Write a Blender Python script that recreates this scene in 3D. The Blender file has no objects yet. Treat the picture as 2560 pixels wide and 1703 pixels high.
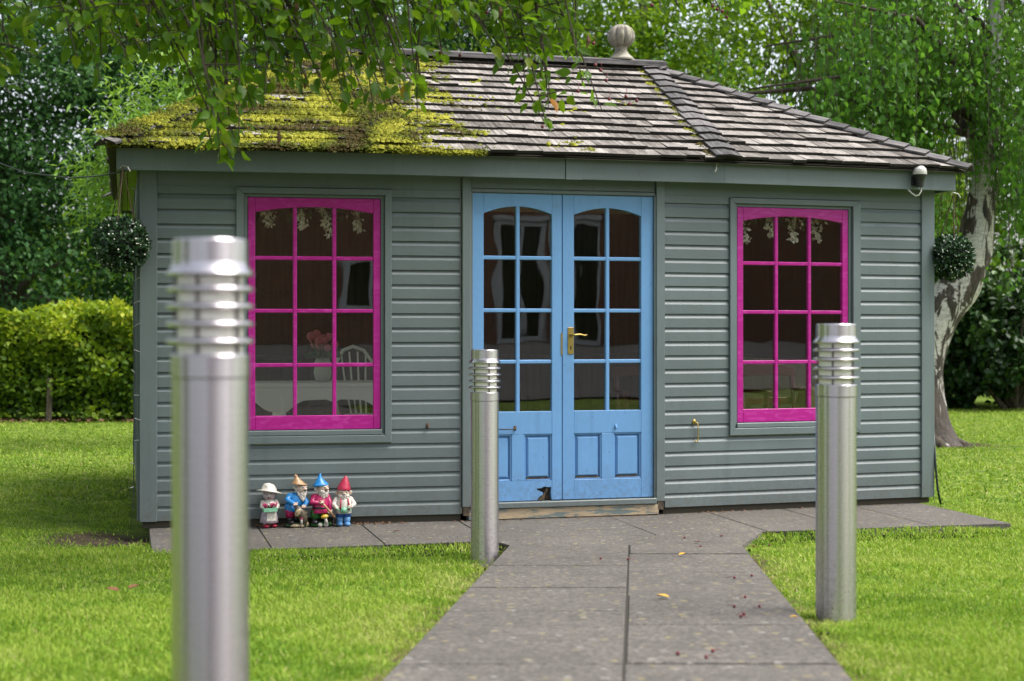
import bpy, bmesh, math, random
import numpy as np
from mathutils import Vector, Matrix, noise

R = math.radians
random.seed(7)
rng = np.random.default_rng(11)
sc = bpy.context.scene
COL = sc.collection

# ------------------------------------------------------------------ camera
cam_d = bpy.data.cameras.new('camera')
cam = bpy.data.objects.new('camera', cam_d)
COL.objects.link(cam)
cam.location = (0, 0, 1.24)
cam.rotation_euler = (R(90), 0, 0)
cam_d.sensor_width = 36
cam_d.lens = 52.57
cam_d.shift_y = -0.01358
cam_d.clip_start = 0.05
cam_d.clip_end = 400
cam_d.dof.use_dof = True
cam_d.dof.focus_distance = 9.5
cam_d.dof.aperture_fstop = 2.9
sc.camera = cam

# ------------------------------------------------------------------ sky and sun (bright, soft, hazy daylight)
SUN_EL, SUN_AZ = 60.0, 100.0          # azimuth clockwise from +Y (the view direction): to the right, behind thin cloud
world = bpy.data.worlds.new('World')
sc.world = world
world.use_nodes = True
wn = world.node_tree
wn.nodes.clear()
sky = wn.nodes.new('ShaderNodeTexSky')
sky.sky_type = 'NISHITA'
sky.sun_disc = False
sky.sun_elevation = R(SUN_EL)
sky.sun_rotation = R(SUN_AZ)
sky.air_density = 1.0
sky.dust_density = 4.0
sky.ozone_density = 1.0
hs = wn.nodes.new('ShaderNodeHueSaturation')
hs.inputs['Saturation'].default_value = 0.42
bg = wn.nodes.new('ShaderNodeBackground')
bg.inputs['Strength'].default_value = 0.15
wo = wn.nodes.new('ShaderNodeOutputWorld')
wn.links.new(sky.outputs[0], hs.inputs['Color'])
wn.links.new(hs.outputs[0], bg.inputs[0])
wn.links.new(bg.outputs[0], wo.inputs[0])
sun_d = bpy.data.lights.new('sun', 'SUN')
sun_d.energy = 2.2
sun_d.angle = R(38)
sun_d.color = (1.0, 0.96, 0.9)
sun = bpy.data.objects.new('sun', sun_d)
COL.objects.link(sun)
_d = Vector((math.sin(R(SUN_AZ)) * math.cos(R(SUN_EL)), math.cos(R(SUN_AZ)) * math.cos(R(SUN_EL)), math.sin(R(SUN_EL))))
sun.rotation_euler = (-_d).to_track_quat('-Z', 'Y').to_euler()
sun.location = (6, -6, 12)
sc.view_settings.view_transform = 'Standard'
sc.view_settings.look = 'None'
sc.view_settings.gamma = 1.0
sc.view_settings.exposure = 1.22
sc.cycles.max_bounces = 8
sc.cycles.transparent_max_bounces = 12
sc.cycles.use_denoising = True
sc.cycles.sample_clamp_indirect = 6

# ------------------------------------------------------------------ helpers
def link(o):
    COL.objects.link(o)
    return o

def tag(o, label=None, cat=None, group=None, kind=None):
    if label: o['label'] = label
    if cat: o['category'] = cat
    if group: o['group'] = group
    if kind: o['kind'] = kind
    return o

def thing(name, label, cat, loc=(0, 0, 0), rz=0.0, group=None):
    o = bpy.data.objects.new(name, None)
    o.empty_display_size = 0.1
    link(o)
    o.location = loc
    o.rotation_euler = (0, 0, rz)
    return tag(o, label, cat, group)

class MB:
    """collects simple shapes; build() links them as one mesh object"""
    def __init__(self, T=None):
        self.v, self.f, self.T = [], [], T
    def add(self, vs, fs, T=None):
        T = T or self.T
        b = len(self.v)
        self.v += [tuple(T(*p)) if T else tuple(p) for p in vs]
        self.f += [tuple(i + b for i in f) for f in fs]
        return self
    def box(self, x0, x1, y0, y1, z0, z1, T=None):
        vs = [(x0, y0, z0), (x1, y0, z0), (x1, y1, z0), (x0, y1, z0), (x0, y0, z1), (x1, y0, z1), (x1, y1, z1), (x0, y1, z1)]
        return self.add(vs, [(0, 3, 2, 1), (4, 5, 6, 7), (0, 1, 5, 4), (1, 2, 6, 5), (2, 3, 7, 6), (3, 0, 4, 7)], T)
    def prism(self, outline, y0, y1, T=None):
        """outline in x,z extruded from y0 to y1"""
        n = len(outline)
        vs = [(x, y0, z) for x, z in outline] + [(x, y1, z) for x, z in outline]
        fs = [tuple(range(n)), tuple(range(2 * n - 1, n - 1, -1))]
        fs += [((i + 1) % n, i, i + n, (i + 1) % n + n) for i in range(n)]
        return self.add(vs, fs, T)
    def slab(self, poly, z0, z1fn, T=None):
        n = len(poly)
        vs = [(x, y, z1fn(x, y) - z0) for x, y in poly] + [(x, y, z1fn(x, y)) for x, y in poly]
        fs = [tuple(range(n - 1, -1, -1)), tuple(range(n, 2 * n))] + [(i, (i + 1) % n, (i + 1) % n + n, i + n) for i in range(n)]
        return self.add(vs, fs, T)
    def tube(self, pts, rad, n=8, cap=True, T=None):
        pts = [Vector(p) for p in pts]
        if not hasattr(rad, '__len__'): rad = [rad] * len(pts)
        vs, fs = [], []
        up = Vector((0.13, 0.27, 0.95)).normalized()
        prev = None
        for i, p in enumerate(pts):
            d = (pts[min(i + 1, len(pts) - 1)] - pts[max(i - 1, 0)])
            d = d.normalized() if d.length > 1e-9 else Vector((0, 0, 1))
            a = d.cross(prev if prev is not None else (up if abs(d.dot(up)) < .95 else Vector((1, 0, 0))))
            if prev is not None:
                a = prev - d * prev.dot(d)
            a.normalize()
            prev = a
            b = d.cross(a)
            for k in range(n):
                t = 2 * math.pi * k / n
                vs.append(p + (a * math.cos(t) + b * math.sin(t)) * rad[i])
        for i in range(len(pts) - 1):
            for k in range(n):
                fs.append((i * n + k, i * n + (k + 1) % n, (i + 1) * n + (k + 1) % n, (i + 1) * n + k))
        if cap:
            fs.append(tuple(range(n - 1, -1, -1)))
            fs.append(tuple((len(pts) - 1) * n + k for k in range(n)))
        return self.add([tuple(v) for v in vs], fs, T)
    def lathe(self, prof, n=24, c=(0, 0), mod=None, T=None):
        vs, fs = [], []
        for r, z in prof:
            for k in range(n):
                t = 2 * math.pi * k / n
                rr = r * (mod(t, z) if mod else 1)
                vs.append((c[0] + rr * math.cos(t), c[1] + rr * math.sin(t), z))
        for i in range(len(prof) - 1):
            for k in range(n):
                fs.append((i * n + k, i * n + (k + 1) % n, (i + 1) * n + (k + 1) % n, (i + 1) * n + k))
        fs.append(tuple(range(n - 1, -1, -1)))
        fs.append(tuple((len(prof) - 1) * n + k for k in range(n)))
        return self.add(vs, fs, T)
    def ell(self, c, r, rot=(0, 0, 0), nu=12, nv=8, T=None):
        m = Matrix.Rotation(R(rot[2]), 3, 'Z') @ Matrix.Rotation(R(rot[1]), 3, 'Y') @ Matrix.Rotation(R(rot[0]), 3, 'X')
        if not hasattr(r, '__len__'): r = (r, r, r)
        vs = [Vector(c) + m @ Vector((0, 0, -r[2]))]
        for j in range(1, nv):
            ph = math.pi * j / nv - math.pi / 2
            for k in range(nu):
                t = 2 * math.pi * k / nu
                vs.append(Vector(c) + m @ Vector((r[0] * math.cos(ph) * math.cos(t), r[1] * math.cos(ph) * math.sin(t), r[2] * math.sin(ph))))
        vs.append(Vector(c) + m @ Vector((0, 0, r[2])))
        fs = [(0, 1 + (k + 1) % nu, 1 + k) for k in range(nu)]
        for j in range(nv - 2):
            for k in range(nu):
                a, b = 1 + j * nu, 1 + (j + 1) * nu
                fs.append((a + k, a + (k + 1) % nu, b + (k + 1) % nu, b + k))
        e = 1 + (nv - 2) * nu
        fs += [(e + k, e + (k + 1) % nu, len(vs) - 1) for k in range(nu)]
        return self.add([tuple(v) for v in vs], fs, T)
    def build(self, name, mat, parent=None, smooth=False, bevel=0.0, fixn=True, kind=None):
        me = bpy.data.meshes.new(name)
        me.from_pydata(self.v, [], self.f)
        if fixn or bevel:
            bm = bmesh.new(); bm.from_mesh(me)
            if fixn: bmesh.ops.recalc_face_normals(bm, faces=bm.faces)
            if bevel:
                bmesh.ops.bevel(bm, geom=list(bm.edges), offset=bevel, segments=1, affect='EDGES', clamp_overlap=True)
            bm.to_mesh(me); bm.free()
        o = bpy.data.objects.new(name, me)
        link(o)
        if mat: me.materials.append(mat)
        if smooth:
            me.polygons.foreach_set('use_smooth', [True] * len(me.polygons))
        if parent is not None: o.parent = parent
        if kind: o['kind'] = kind
        return o

def auto_smooth(o, ang=40):
    me = o.data
    me.polygons.foreach_set('use_smooth', [True] * len(me.polygons))
    bm = bmesh.new(); bm.from_mesh(me)
    for e in bm.edges:
        if len(e.link_faces) == 2 and e.calc_face_angle(0) > R(ang): e.smooth = False
    bm.to_mesh(me); bm.free()
    return o

def fast(name, V, F, mat, parent=None, tone=None, smooth=False, kind=None):
    """numpy mesh: V (n,3), F (m,k); tone = per-face float"""
    V = np.asarray(V, np.float32); F = np.asarray(F, np.int32)
    me = bpy.data.meshes.new(name)
    m, k = F.shape
    me.vertices.add(len(V)); me.vertices.foreach_set('co', V.ravel())
    me.loops.add(m * k); me.loops.foreach_set('vertex_index', F.ravel())
    me.polygons.add(m)
    me.polygons.foreach_set('loop_start', np.arange(0, m * k, k, dtype=np.int32))
    me.polygons.foreach_set('loop_total', np.full(m, k, np.int32))
    if smooth: me.polygons.foreach_set('use_smooth', np.ones(m, bool))
    if tone is not None:
        a = me.attributes.new('tone', 'FLOAT', 'FACE')
        a.data.foreach_set('value', np.asarray(tone, np.float32))
    me.update(calc_edges=True)
    o = bpy.data.objects.new(name, me)
    link(o)
    me.materials.append(mat)
    if parent is not None: o.parent = parent
    if kind: o['kind'] = kind
    return o

def norm(a): return a / np.maximum(np.linalg.norm(a, axis=-1, keepdims=True), 1e-9)

LEAF4 = (np.array([(0, 0, 0), (-.33, .42, .07), (0, 1, -.04), (.33, .42, .07)]), np.array([(0, 3, 2), (0, 2, 1)]))
LEAF_LANCE = (np.array([(0, 0, 0), (-.14, .4, .04), (0, 1, -.1), (.14, .4, .04)]), np.array([(0, 3, 2), (0, 2, 1)]))
LEAF_OVATE = (np.array([(0, 0, 0), (-.22, .18, .05), (-.30, .45, .07), (-.17, .75, .03), (0, 1, -.08), (.17, .75, .03), (.30, .45, .07), (.22, .18, .05), (0, .45, 0)]),
              np.array([(0, 8, 1), (1, 8, 2), (2, 8, 3), (3, 8, 4), (4, 8, 5), (5, 8, 6), (6, 8, 7), (7, 8, 0)]))
LEAF_BIRCH = (np.array([(0, 0, 0), (-.36, .25, .04), (0, 1, -.05), (.36, .25, .04), (0, .12, 0)]), np.array([(0, 4, 1), (4, 2, 1), (4, 3, 2), (0, 3, 4)]))

def leaves(P, D, Nn, S, tmpl, tone, roll=0.5):
    """P base points, D pointing directions, Nn leaf normals (hints), S sizes -> V, F, tone"""
    n = len(P)
    D = norm(D)
    X = norm(np.cross(D, Nn))
    Z = np.cross(X, D)
    tv, tf = tmpl
    L = tv[None, :, :] * np.asarray(S)[:, None, None]
    V = P[:, None, :] + L[:, :, 0:1] * X[:, None, :] + L[:, :, 1:2] * D[:, None, :] + L[:, :, 2:3] * Z[:, None, :]
    F = tf[None] + (np.arange(n) * len(tv))[:, None, None]
    return V.reshape(-1, 3), F.reshape(-1, tf.shape[1]), np.repeat(tone, len(tf))

def rnd3(n): return norm(rng.normal(size=(n, 3)))

# ------------------------------------------------------------------ materials
def M0(name, color=(.5, .5, .5), rough=.6, metal=0.0, spec=.5):
    m = bpy.data.materials.new(name); m.use_nodes = True
    b = m.node_tree.nodes['Principled BSDF']
    b.inputs['Base Color'].default_value = (*color, 1)
    b.inputs['Roughness'].default_value = rough
    b.inputs['Metallic'].default_value = metal
    b.inputs['Specular IOR Level'].default_value = spec
    return m
class NT:
    def __init__(self, m):
        self.t = m.node_tree; self.b = self.t.nodes['Principled BSDF']
    def n(self, ty, **kw):
        nd = self.t.nodes.new('ShaderNode' + ty)
        for k, v in kw.items():
            if k in nd.inputs: nd.inputs[k].default_value = v
            else: setattr(nd, k, v)
        return nd
    def l(self, a, b): self.t.links.new(a, b)
    def coord(self, kind='Object', scale=(1, 1, 1)):
        tc = self.n('TexCoord'); mp = self.n('Mapping')
        mp.inputs['Scale'].default_value = scale
        self.l(tc.outputs[kind], mp.inputs[0])
        return mp.outputs[0]
    def noise(self, vec, scale, detail=4, rough=.55, dist=0.0):
        nd = self.n('TexNoise'); nd.inputs['Scale'].default_value = scale; nd.inputs['Detail'].default_value = detail
        nd.inputs['Roughness'].default_value = rough; nd.inputs['Distortion'].default_value = dist
        if vec is not None: self.l(vec, nd.inputs['Vector'])
        return nd.outputs['Fac']
    def ramp(self, fac, stops, interp='LINEAR'):
        r = self.n('ValToRGB'); cr = r.color_ramp; cr.interpolation = interp
        while len(cr.elements) < len(stops): cr.elements.new(.5)
        for e, (p, c) in zip(cr.elements, stops):
            e.position = p; e.color = (*c, 1) if len(c) == 3 else c
        self.l(fac, r.inputs[0]); return r.outputs[0]
    def mix(self, fac, a, b, mode='MIX'):
        x = self.n('Mix'); x.data_type = 'RGBA'; x.blend_type = mode
        for s, v in ((x.inputs[0], fac), (x.inputs[6], a), (x.inputs[7], b)):
            if hasattr(v, 'links'): self.l(v, s)
            elif hasattr(v, '__len__'): s.default_value = (*v, 1)
            else: s.default_value = v
        return x.outputs[2]
    def math(self, op, a, b=0.0, c=0.0, clamp=False):
        x = self.n('Math'); x.operation = op; x.use_clamp = clamp
        for s, v in zip(x.inputs, (a, b, c)):
            if hasattr(v, 'links'): self.l(v, s)
            else: s.default_value = v
        return x.outputs[0]
    def bump(self, h, strength=.3, dist=.01):
        b = self.n('Bump'); b.inputs['Strength'].default_value = strength; b.inputs['Distance'].default_value = dist
        self.l(h, b.inputs['Height']); self.l(b.outputs[0], self.b.inputs['Normal'])
        return b
    def col(self, c): self.l(c, self.b.inputs['Base Color'])

def paint(name, col, rough=.42, var=.12, grain=(3, 3, 60), stroke=None, chips=0.0):
    m = M0(name, col, rough); t = NT(m)
    v = t.coord('Object')
    a = t.noise(v, 1.7, 3)
    c1 = tuple(x * (1 - var) for x in col); c2 = tuple(min(1, x * (1 + var)) for x in col)
    c = t.ramp(a, [(.3, c1), (.7, c2)])
    g = t.noise(t.coord('Object', grain), 6, 4, .6)
    c = t.mix(.25, c, t.ramp(g, [(.3, (.35, .35, .35)), (.7, (.65, .65, .65))]), 'OVERLAY')
    oi = t.n('ObjectInfo')
    c = t.mix(t.math('MULTIPLY', oi.outputs['Random'], .16), c, tuple(x * .62 for x in col))
    sk = t.n('TexVoronoi'); sk.inputs['Scale'].default_value = 13; t.l(v, sk.inputs['Vector'])
    sc2 = t.n('SeparateColor'); t.l(sk.outputs['Color'], sc2.inputs[0])
    spot = t.math('MULTIPLY', t.math('LESS_THAN', sk.outputs['Distance'], .045), t.math('GREATER_THAN', sc2.outputs[1], .55))
    c = t.mix(t.math('MULTIPLY', spot, .75), c, (.03, .025, .018))
    zz_ = t.n('SeparateXYZ'); t.l(v, zz_.inputs[0])
    spl = t.math('MULTIPLY', t.math('SUBTRACT', .36, zz_.outputs[2], clamp=True), 2.2)
    spl = t.math('MULTIPLY', spl, t.ramp(t.noise(v, 38, 5, .75), [(.42, (0, 0, 0)), (.62, (1, 1, 1))]), clamp=True)
    c = t.mix(t.math('MULTIPLY', spl, .7), c, (.10, .085, .055))
    run = t.noise(t.coord('Object', (16, 16, .8)), 1.0, 4, .6)
    c = t.mix(t.ramp(run, [(.56, (0, 0, 0)), (.74, (.30, .30, .30))]), c, tuple(x * .6 for x in col))
    dirt = t.noise(v, 9, 5, .7)
    c = t.mix(t.ramp(dirt, [(.60, (0, 0, 0)), (.80, (.30, .30, .30))]), c, (.10, .10, .07))
    if stroke:
        s = t.noise(t.coord('Object', (4, 4, 16)), 2.2, 5, .6, 1.4)
        c = t.mix(t.ramp(s, [(.50, (0, 0, 0)), (.66, (.6, .6, .6))]), c, stroke)
    if chips:
        s = t.noise(v, 70, 3, .6)
        c = t.mix(t.ramp(s, [(.72 - chips, (0, 0, 0)), (.74 - chips, (1, 1, 1))]), c, (.30, .24, .16))
    t.col(c)
    t.bump(g, .12, .004)
    return m

GREY = paint('paint_sage_grey', (.122, .153, .158), .46)
GREYT = paint('paint_sage_trim', (.128, .160, .165), .42, grain=(60, 60, 4))
PINK = paint('paint_magenta', (.38, .003, .205), .38, .06, (40, 40, 6), stroke=(.52, .05, .34))
BLUE = paint('paint_sky_blue', (.138, .310, .575), .40, .06, (50, 50, 4))
BARE = M0('bare_sill_wood', (.30, .23, .15), .75)
t = NT(BARE); s = t.noise(t.coord('Object', (2.2, 2.2, 14)), 3.0, 6, .65, .6)
t.col(t.ramp(s, [(.40, (.135, .17, .165)), (.47, (.15, .185, .175)), (.50, (.34, .26, .17)), (.62, (.44, .35, .22)), (.75, (.2, .15, .1))]))
t.bump(s, .5, .006)
ROT = M0('rotten_wood', (.06, .045, .03), .9)
t = NT(ROT); t.col(t.ramp(t.noise(t.coord('Object', (30, 30, 8)), 4, 4), [(.3, (.012, .01, .008)), (.75, (.16, .115, .07))]))
DARKWOOD = M0('plinth_timber', (.055, .048, .032), .85)
ALGAE_BOUNCE = M0('algae_lawn_bounce_soffit', (.19, .27, .012), .7)  # algae green, base colour raised to carry light bounced up from the lawn
t = NT(ALGAE_BOUNCE); t.col(t.ramp(t.noise(t.coord('Object'), 14, 5), [(.3, (.13, .19, .01)), (.6, (.24, .34, .015)), (.8, (.10, .13, .02))]))

# weathered cedar shingles: tone per island and per object, streaks along the UV v axis
def shingle_mat(name, lo, hi):
    m = M0(name, (.25, .24, .23), .8, spec=.18); t = NT(m)
    uv = t.n('UVMap'); uv.uv_map = 'grain'
    mp = t.n('Mapping'); mp.inputs['Scale'].default_value = (48, 2.6, 1); t.l(uv.outputs[0], mp.inputs[0])
    st = t.noise(mp.outputs[0], 1.0, 5, .7)
    mp2 = t.n('Mapping'); mp2.inputs['Scale'].default_value = (14, 9, 1); t.l(uv.outputs[0], mp2.inputs[0])
    bl = t.noise(mp2.outputs[0], 1.0, 4, .65)
    g = t.n('NewGeometry'); oi = t.n('ObjectInfo')
    r = t.math('FRACT', t.math('ADD', g.outputs['Random Per Island'], t.math('MULTIPLY', oi.outputs['Random'], 7.31)))
    st2 = t.ramp(st, [(.34, (0, 0, 0)), (.66, (1, 1, 1))])
    f = t.math('ADD', t.math('MULTIPLY', st2, .36), t.math('MULTIPLY', r, .30))
    f = t.math('ADD', f, .275)
    f = t.math('ADD', f, t.math('MULTIPLY', t.math('SUBTRACT', bl, .5), .55))
    c = t.ramp(f, [(.34, lo), (.55, tuple((a * .62 + b * .38) for a, b in zip(lo, hi))), (.74, hi), (.92, tuple(min(.8, x * 1.35) for x in hi))])
    c = t.mix(t.ramp(bl, [(.60, (0, 0, 0)), (.78, (.35, .35, .35))]), c, (.16, .12, .07))
    t.col(c); t.bump(st, .5, .006)
    return m
SHING = shingle_mat('weathered_shingle', (.050, .043, .037), (.265, .243, .222))
CAPM = shingle_mat('hip_cap_shingle', (.030, .028, .030), (.14, .132, .13))
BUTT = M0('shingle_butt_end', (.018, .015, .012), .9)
MOSS = M0('roof_moss', (.23, .22, .012), .9, spec=.1)
t = NT(MOSS); at = t.n('Attribute'); at.attribute_name = 'tone'
t.col(t.ramp(at.outputs['Fac'], [(0, (.058, .044, .016)), (.22, (.060, .074, .012)), (.6, (.142, .150, .015)), (1, (.265, .262, .033))]))
FIN = M0('mossy_weathered_finial', (.3, .27, .2), .8)
t = NT(FIN); v = t.coord('Object'); a = t.noise(v, 16, 5, .65)
t.col(t.mix(t.ramp(t.noise(v, 7, 3), [(.56, (0, 0, 0)), (.70, (.7, .7, .7))]), t.ramp(a, [(.3, (.09, .08, .06)), (.5, (.22, .20, .16)), (.75, (.34, .32, .27))]), (.13, .14, .03)))
t.bump(a, .6, .01)
# glass with slow waves, so reflections wobble
GLASS = bpy.data.materials.new('old_window_glass'); GLASS.use_nodes = True
nt = GLASS.node_tree; nt.nodes.remove(nt.nodes['Principled BSDF'])
class _G(NT):
    def __init__(self, m): self.t = m.node_tree
t = _G(GLASS)
tr = t.n('BsdfTransparent'); tr.inputs[0].default_value = (.94, .95, .93, 1)
gl = t.n('BsdfGlossy'); gl.inputs['Roughness'].default_value = .0; gl.inputs[0].default_value = (1, 1, 1, 1)
fr = t.n('Fresnel'); gq = t.n('NewGeometry')          # same index seen from either side of the thin pane
t.l(t.math('ADD', 1.58, t.math('MULTIPLY', gq.outputs['Backfacing'], 1 / 1.58 - 1.58)), fr.inputs[0])
bp = t.n('Bump'); bp.inputs['Strength'].default_value = 1.0; bp.inputs['Distance'].default_value = .0007
t.l(t.noise(t.coord('Object', (1, 1, .5)), 5.0, 1, .4), bp.inputs['Height'])
t.l(bp.outputs[0], gl.inputs['Normal'])
mx = t.n('MixShader'); t.l(fr.outputs[0], mx.inputs[0]); t.l(tr.outputs[0], mx.inputs[1]); t.l(gl.outputs[0], mx.inputs[2])
t.l(mx.outputs[0], nt.nodes['Material Output'].inputs[0])

STEEL = M0('brushed_stainless', (.55, .52, .54), .25, 1.0)
t = NT(STEEL)
vs_ = t.noise(t.coord('Object', (1, 1, 90)), 14, 3, .7)
t.l(t.ramp(vs_, [(.3, (.265, .265, .265)), (.7, (.295, .295, .295))]), t.b.inputs['Roughness'])
t.b.inputs['Anisotropic'].default_value = .92; t.b.inputs['Anisotropic Rotation'].default_value = .25
tg = t.n('Tangent'); tg.direction_type = 'RADIAL'; tg.axis = 'Z'; t.l(tg.outputs[0], t.b.inputs['Tangent'])
dz = t.n('TexCoord'); sp = t.n('SeparateXYZ'); t.l(dz.outputs['Object'], sp.inputs[0])
low = t.math('MULTIPLY', t.math('SUBTRACT', .42, sp.outputs[2], clamp=True), 2.2, clamp=True)
sp1 = t.noise(t.coord('Object'), 55, 5, .75)
msk = t.math('MULTIPLY', t.ramp(sp1, [(.52, (0, 0, 0)), (.66, (1, 1, 1))]), low)
t.col(t.mix(msk, (.55, .52, .54), (.17, .12, .07)))
t.l(t.math('SUBTRACT', 1.0, t.math('MULTIPLY', msk, .9)), t.b.inputs['Metallic'])
DIFF = M0('opal_diffuser', (.88, .86, .76), .35)
RODM = M0('dark_rod_steel', (.16, .14, .14), .45, .8)
BRASS = M0('aged_brass', (.46, .33, .10), .38, .9)
IRON = M0('rusty_iron', (.10, .065, .045), .7, .4)
BLACKP = M0('black_plastic', (.012, .012, .014), .4)
WHITEP = M0('white_plastic', (.50, .49, .45), .4)
CABLE = M0('black_cable', (.012, .018, .016), .5)
BULB = M0('clear_bulb', (.30, .30, .29), .2)

# concrete flags: grey-brown with lichen flecks
def flag_mat(name, base):
    m = M0(name, base, .85, spec=.25); t = NT(m)
    v = t.coord('Object'); oi = t.n('ObjectInfo')
    big = t.noise(v, 1.6, 4, .6); fine = t.noise(v, 48, 6, .8); mid = t.noise(v, 11, 4, .7)
    c = t.ramp(big, [(.3, tuple(x * .80 for x in base)), (.7, tuple(x * 1.16 for x in base))])
    c = t.mix(.75, c, t.ramp(fine, [(.38, (.12, .12, .12)), (.5, (.5, .5, .5)), (.63, (.92, .90, .87))]), 'OVERLAY')
    c = t.mix(t.ramp(mid, [(.46, (0, 0, 0)), (.72, (.62, .62, .62))]), c, tuple(x * .52 for x in base))
    vo = t.n('TexVoronoi'); vo.inputs['Scale'].default_value = 19; vo.inputs['Randomness'].default_value = 1.0; t.l(v, vo.inputs['Vector'])
    ln = t.noise(v, 60, 3, .6)
    d = t.math('ADD', vo.outputs['Distance'], t.math('MULTIPLY', t.math('SUBTRACT', ln, .5), .6))
    sel = t.n('SeparateColor'); t.l(vo.outputs['Color'], sel.inputs[0])
    k1 = t.math('MULTIPLY', t.math('LESS_THAN', d, .27), t.math('GREATER_THAN', sel.outputs[0], .80))
    k2 = t.math('MULTIPLY', t.math('LESS_THAN', d, .24), t.math('LESS_THAN', sel.outputs[0], .10))
    c = t.mix(t.math('MULTIPLY', k1, .5), c, (.30, .25, .10))
    c = t.mix(t.math('MULTIPLY', k2, .35), c, (.42, .41, .38))
    c = t.mix(t.math('MULTIPLY', oi.outputs['Random'], .22), c, tuple(x * .7 for x in base))
    t.col(c); t.bump(fine, .7, .006)
    return m
FLAG = flag_mat('concrete_flag', (.108, .099, .089))
JOINT = M0('joint_soil', (.022, .018, .012), .95)
SOIL = M0('lawn_soil', (.05, .07, .02), .95, spec=.1)
t = NT(SOIL); v = t.coord('Object'); a = t.noise(v, 6, 5, .7); b = t.noise(v, .45, 3)
c = t.ramp(a, [(.3, (.045, .080, .010)), (.5, (.095, .150, .018)), (.72, (.19, .22, .05))])
geo = t.n('NewGeometry'); s2 = t.n('SeparateXYZ'); t.l(geo.outputs['Position'], s2.inputs[0])
def blob(t, s2, x, y, rx, ry):
    dx = t.math('DIVIDE', t.math('SUBTRACT', s2.outputs[0], x), rx); dy = t.math('DIVIDE', t.math('SUBTRACT', s2.outputs[1], y), ry)
    d = t.math('SQRT', t.math('ADD', t.math('MULTIPLY', dx, dx), t.math('MULTIPLY', dy, dy)))
    return t.math('SUBTRACT', 1.0, t.math('SMOOTH_MAX', d, 0.0, .01), clamp=True)
nb = t.noise(v, 9, 4, .7)
for bx in ((-2.40, 8.95, .55, .55), (4.45, 15.9, .9, .55)):
    k = t.math('MULTIPLY', t.math('ADD', blob(t, s2, *bx), t.math('MULTIPLY', t.math('SUBTRACT', nb, .5), .5)), 2.5, clamp=True)
    c = t.mix(k, c, t.ramp(a, [(.3, (.018, .014, .010)), (.6, (.06, .045, .028)), (.8, (.13, .095, .06))]))
for x0_ in (-.012, 1.306):
    dd_ = t.math('ABSOLUTE', t.math('SUBTRACT', s2.outputs[0], t.math('ADD', x0_ - .0819 * 8.48, t.math('MULTIPLY', s2.outputs[1], .0819))))
    near = t.math('MULTIPLY', t.math('SUBTRACT', .17, dd_, clamp=True), 8.0)
    near = t.math('MULTIPLY', t.math('MULTIPLY', near, t.math('LESS_THAN', s2.outputs[1], 8.6)), t.ramp(nb, [(.35, (0, 0, 0)), (.6, (1, 1, 1))]), clamp=True)
    c = t.mix(near, c, t.ramp(a, [(.3, (.035, .024, .014)), (.55, (.10, .075, .04)), (.8, (.24, .19, .10))]))
t.col(c); t.bump(a, .8, .02)

def leaf_mat(name, stops, trans=.35, tcol=(.25, .42, .03), rough=.45, spec=.35):
    m = M0(name, stops[0][1], rough, spec=spec); t = NT(m)
    at = t.n('Attribute'); at.attribute_name = 'tone'
    c = t.ramp(at.outputs['Fac'], stops)
    t.col(c)
    tl = t.n('BsdfTranslucent'); t.l(t.mix(.5, c, tcol), tl.inputs[0])
    mx = t.n('MixShader'); mx.inputs[0].default_value = trans
    t.l(t.b.outputs[0], mx.inputs[1]); t.l(tl.outputs[0], mx.inputs[2])
    t.l(mx.outputs[0], m.node_tree.nodes['Material Output'].inputs[0])
    return m
GRASS = leaf_mat('lawn_grass', [(0, (.060, .140, .012)), (.4, (.168, .285, .028)), (.75, (.270, .368, .048)), (.93, (.30, .36, .08)), (1, (.42, .37, .17))], .34, (.34, .52, .03), .6, .12)
L_CRAB = leaf_mat('crab_apple_leaf', [(0, (.026, .070, .006)), (.5, (.060, .140, .010)), (.85, (.120, .215, .014)), (.97, (.22, .28, .02)), (1, (.45, .16, .02))], .52, (.28, .50, .01), .42, .28)
L_DARK = leaf_mat('dark_tree_leaf', [(0, (.018, .055, .018)), (.5, (.045, .115, .036)), (1, (.115, .215, .065))], .34, (.12, .30, .05), .5, .14)
L_BIRCH = leaf_mat('birch_leaf', [(0, (.028, .088, .012)), (.5, (.070, .175, .022)), (1, (.185, .320, .045))], .42, (.20, .44, .03), .45, .2)
L_FAR = leaf_mat('far_tree_leaf', [(0, (.030, .080, .008)), (.5, (.080, .170, .012)), (1, (.19, .29, .02))], .5, (.30, .48, .02), .5, .15)
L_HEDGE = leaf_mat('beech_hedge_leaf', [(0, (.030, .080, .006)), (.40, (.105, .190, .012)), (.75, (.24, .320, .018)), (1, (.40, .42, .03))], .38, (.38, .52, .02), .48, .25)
L_SHRUB = leaf_mat('evergreen_shrub_leaf', [(0, (.008, .026, .006)), (.5, (.018, .052, .012)), (1, (.055, .110, .020))], .12, (.08, .16, .02), .4, .3)
L_PEACH = leaf_mat('lance_leaf', [(0, (.065, .150, .018)), (.5, (.140, .270, .035)), (1, (.26, .39, .06))], .42, (.32, .54, .04), .45, .25)
L_BALL = leaf_mat('topiary_leaf', [(0, (.008, .026, .008)), (.6, (.020, .058, .020)), (1, (.06, .12, .05))], .08, (.04, .1, .03), .36, .35)
BARK = M0('grey_brown_bark', (.07, .055, .04), .9)
t = NT(BARK); a = t.noise(t.coord('Object', (9, 9, 2)), 3, 5, .7); t.col(t.ramp(a, [(.3, (.028, .022, .016)), (.7, (.13, .105, .075))])); t.bump(a, .9, .03)
BIRCHB = M0('birch_bark', (.5, .48, .44), .75)
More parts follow.
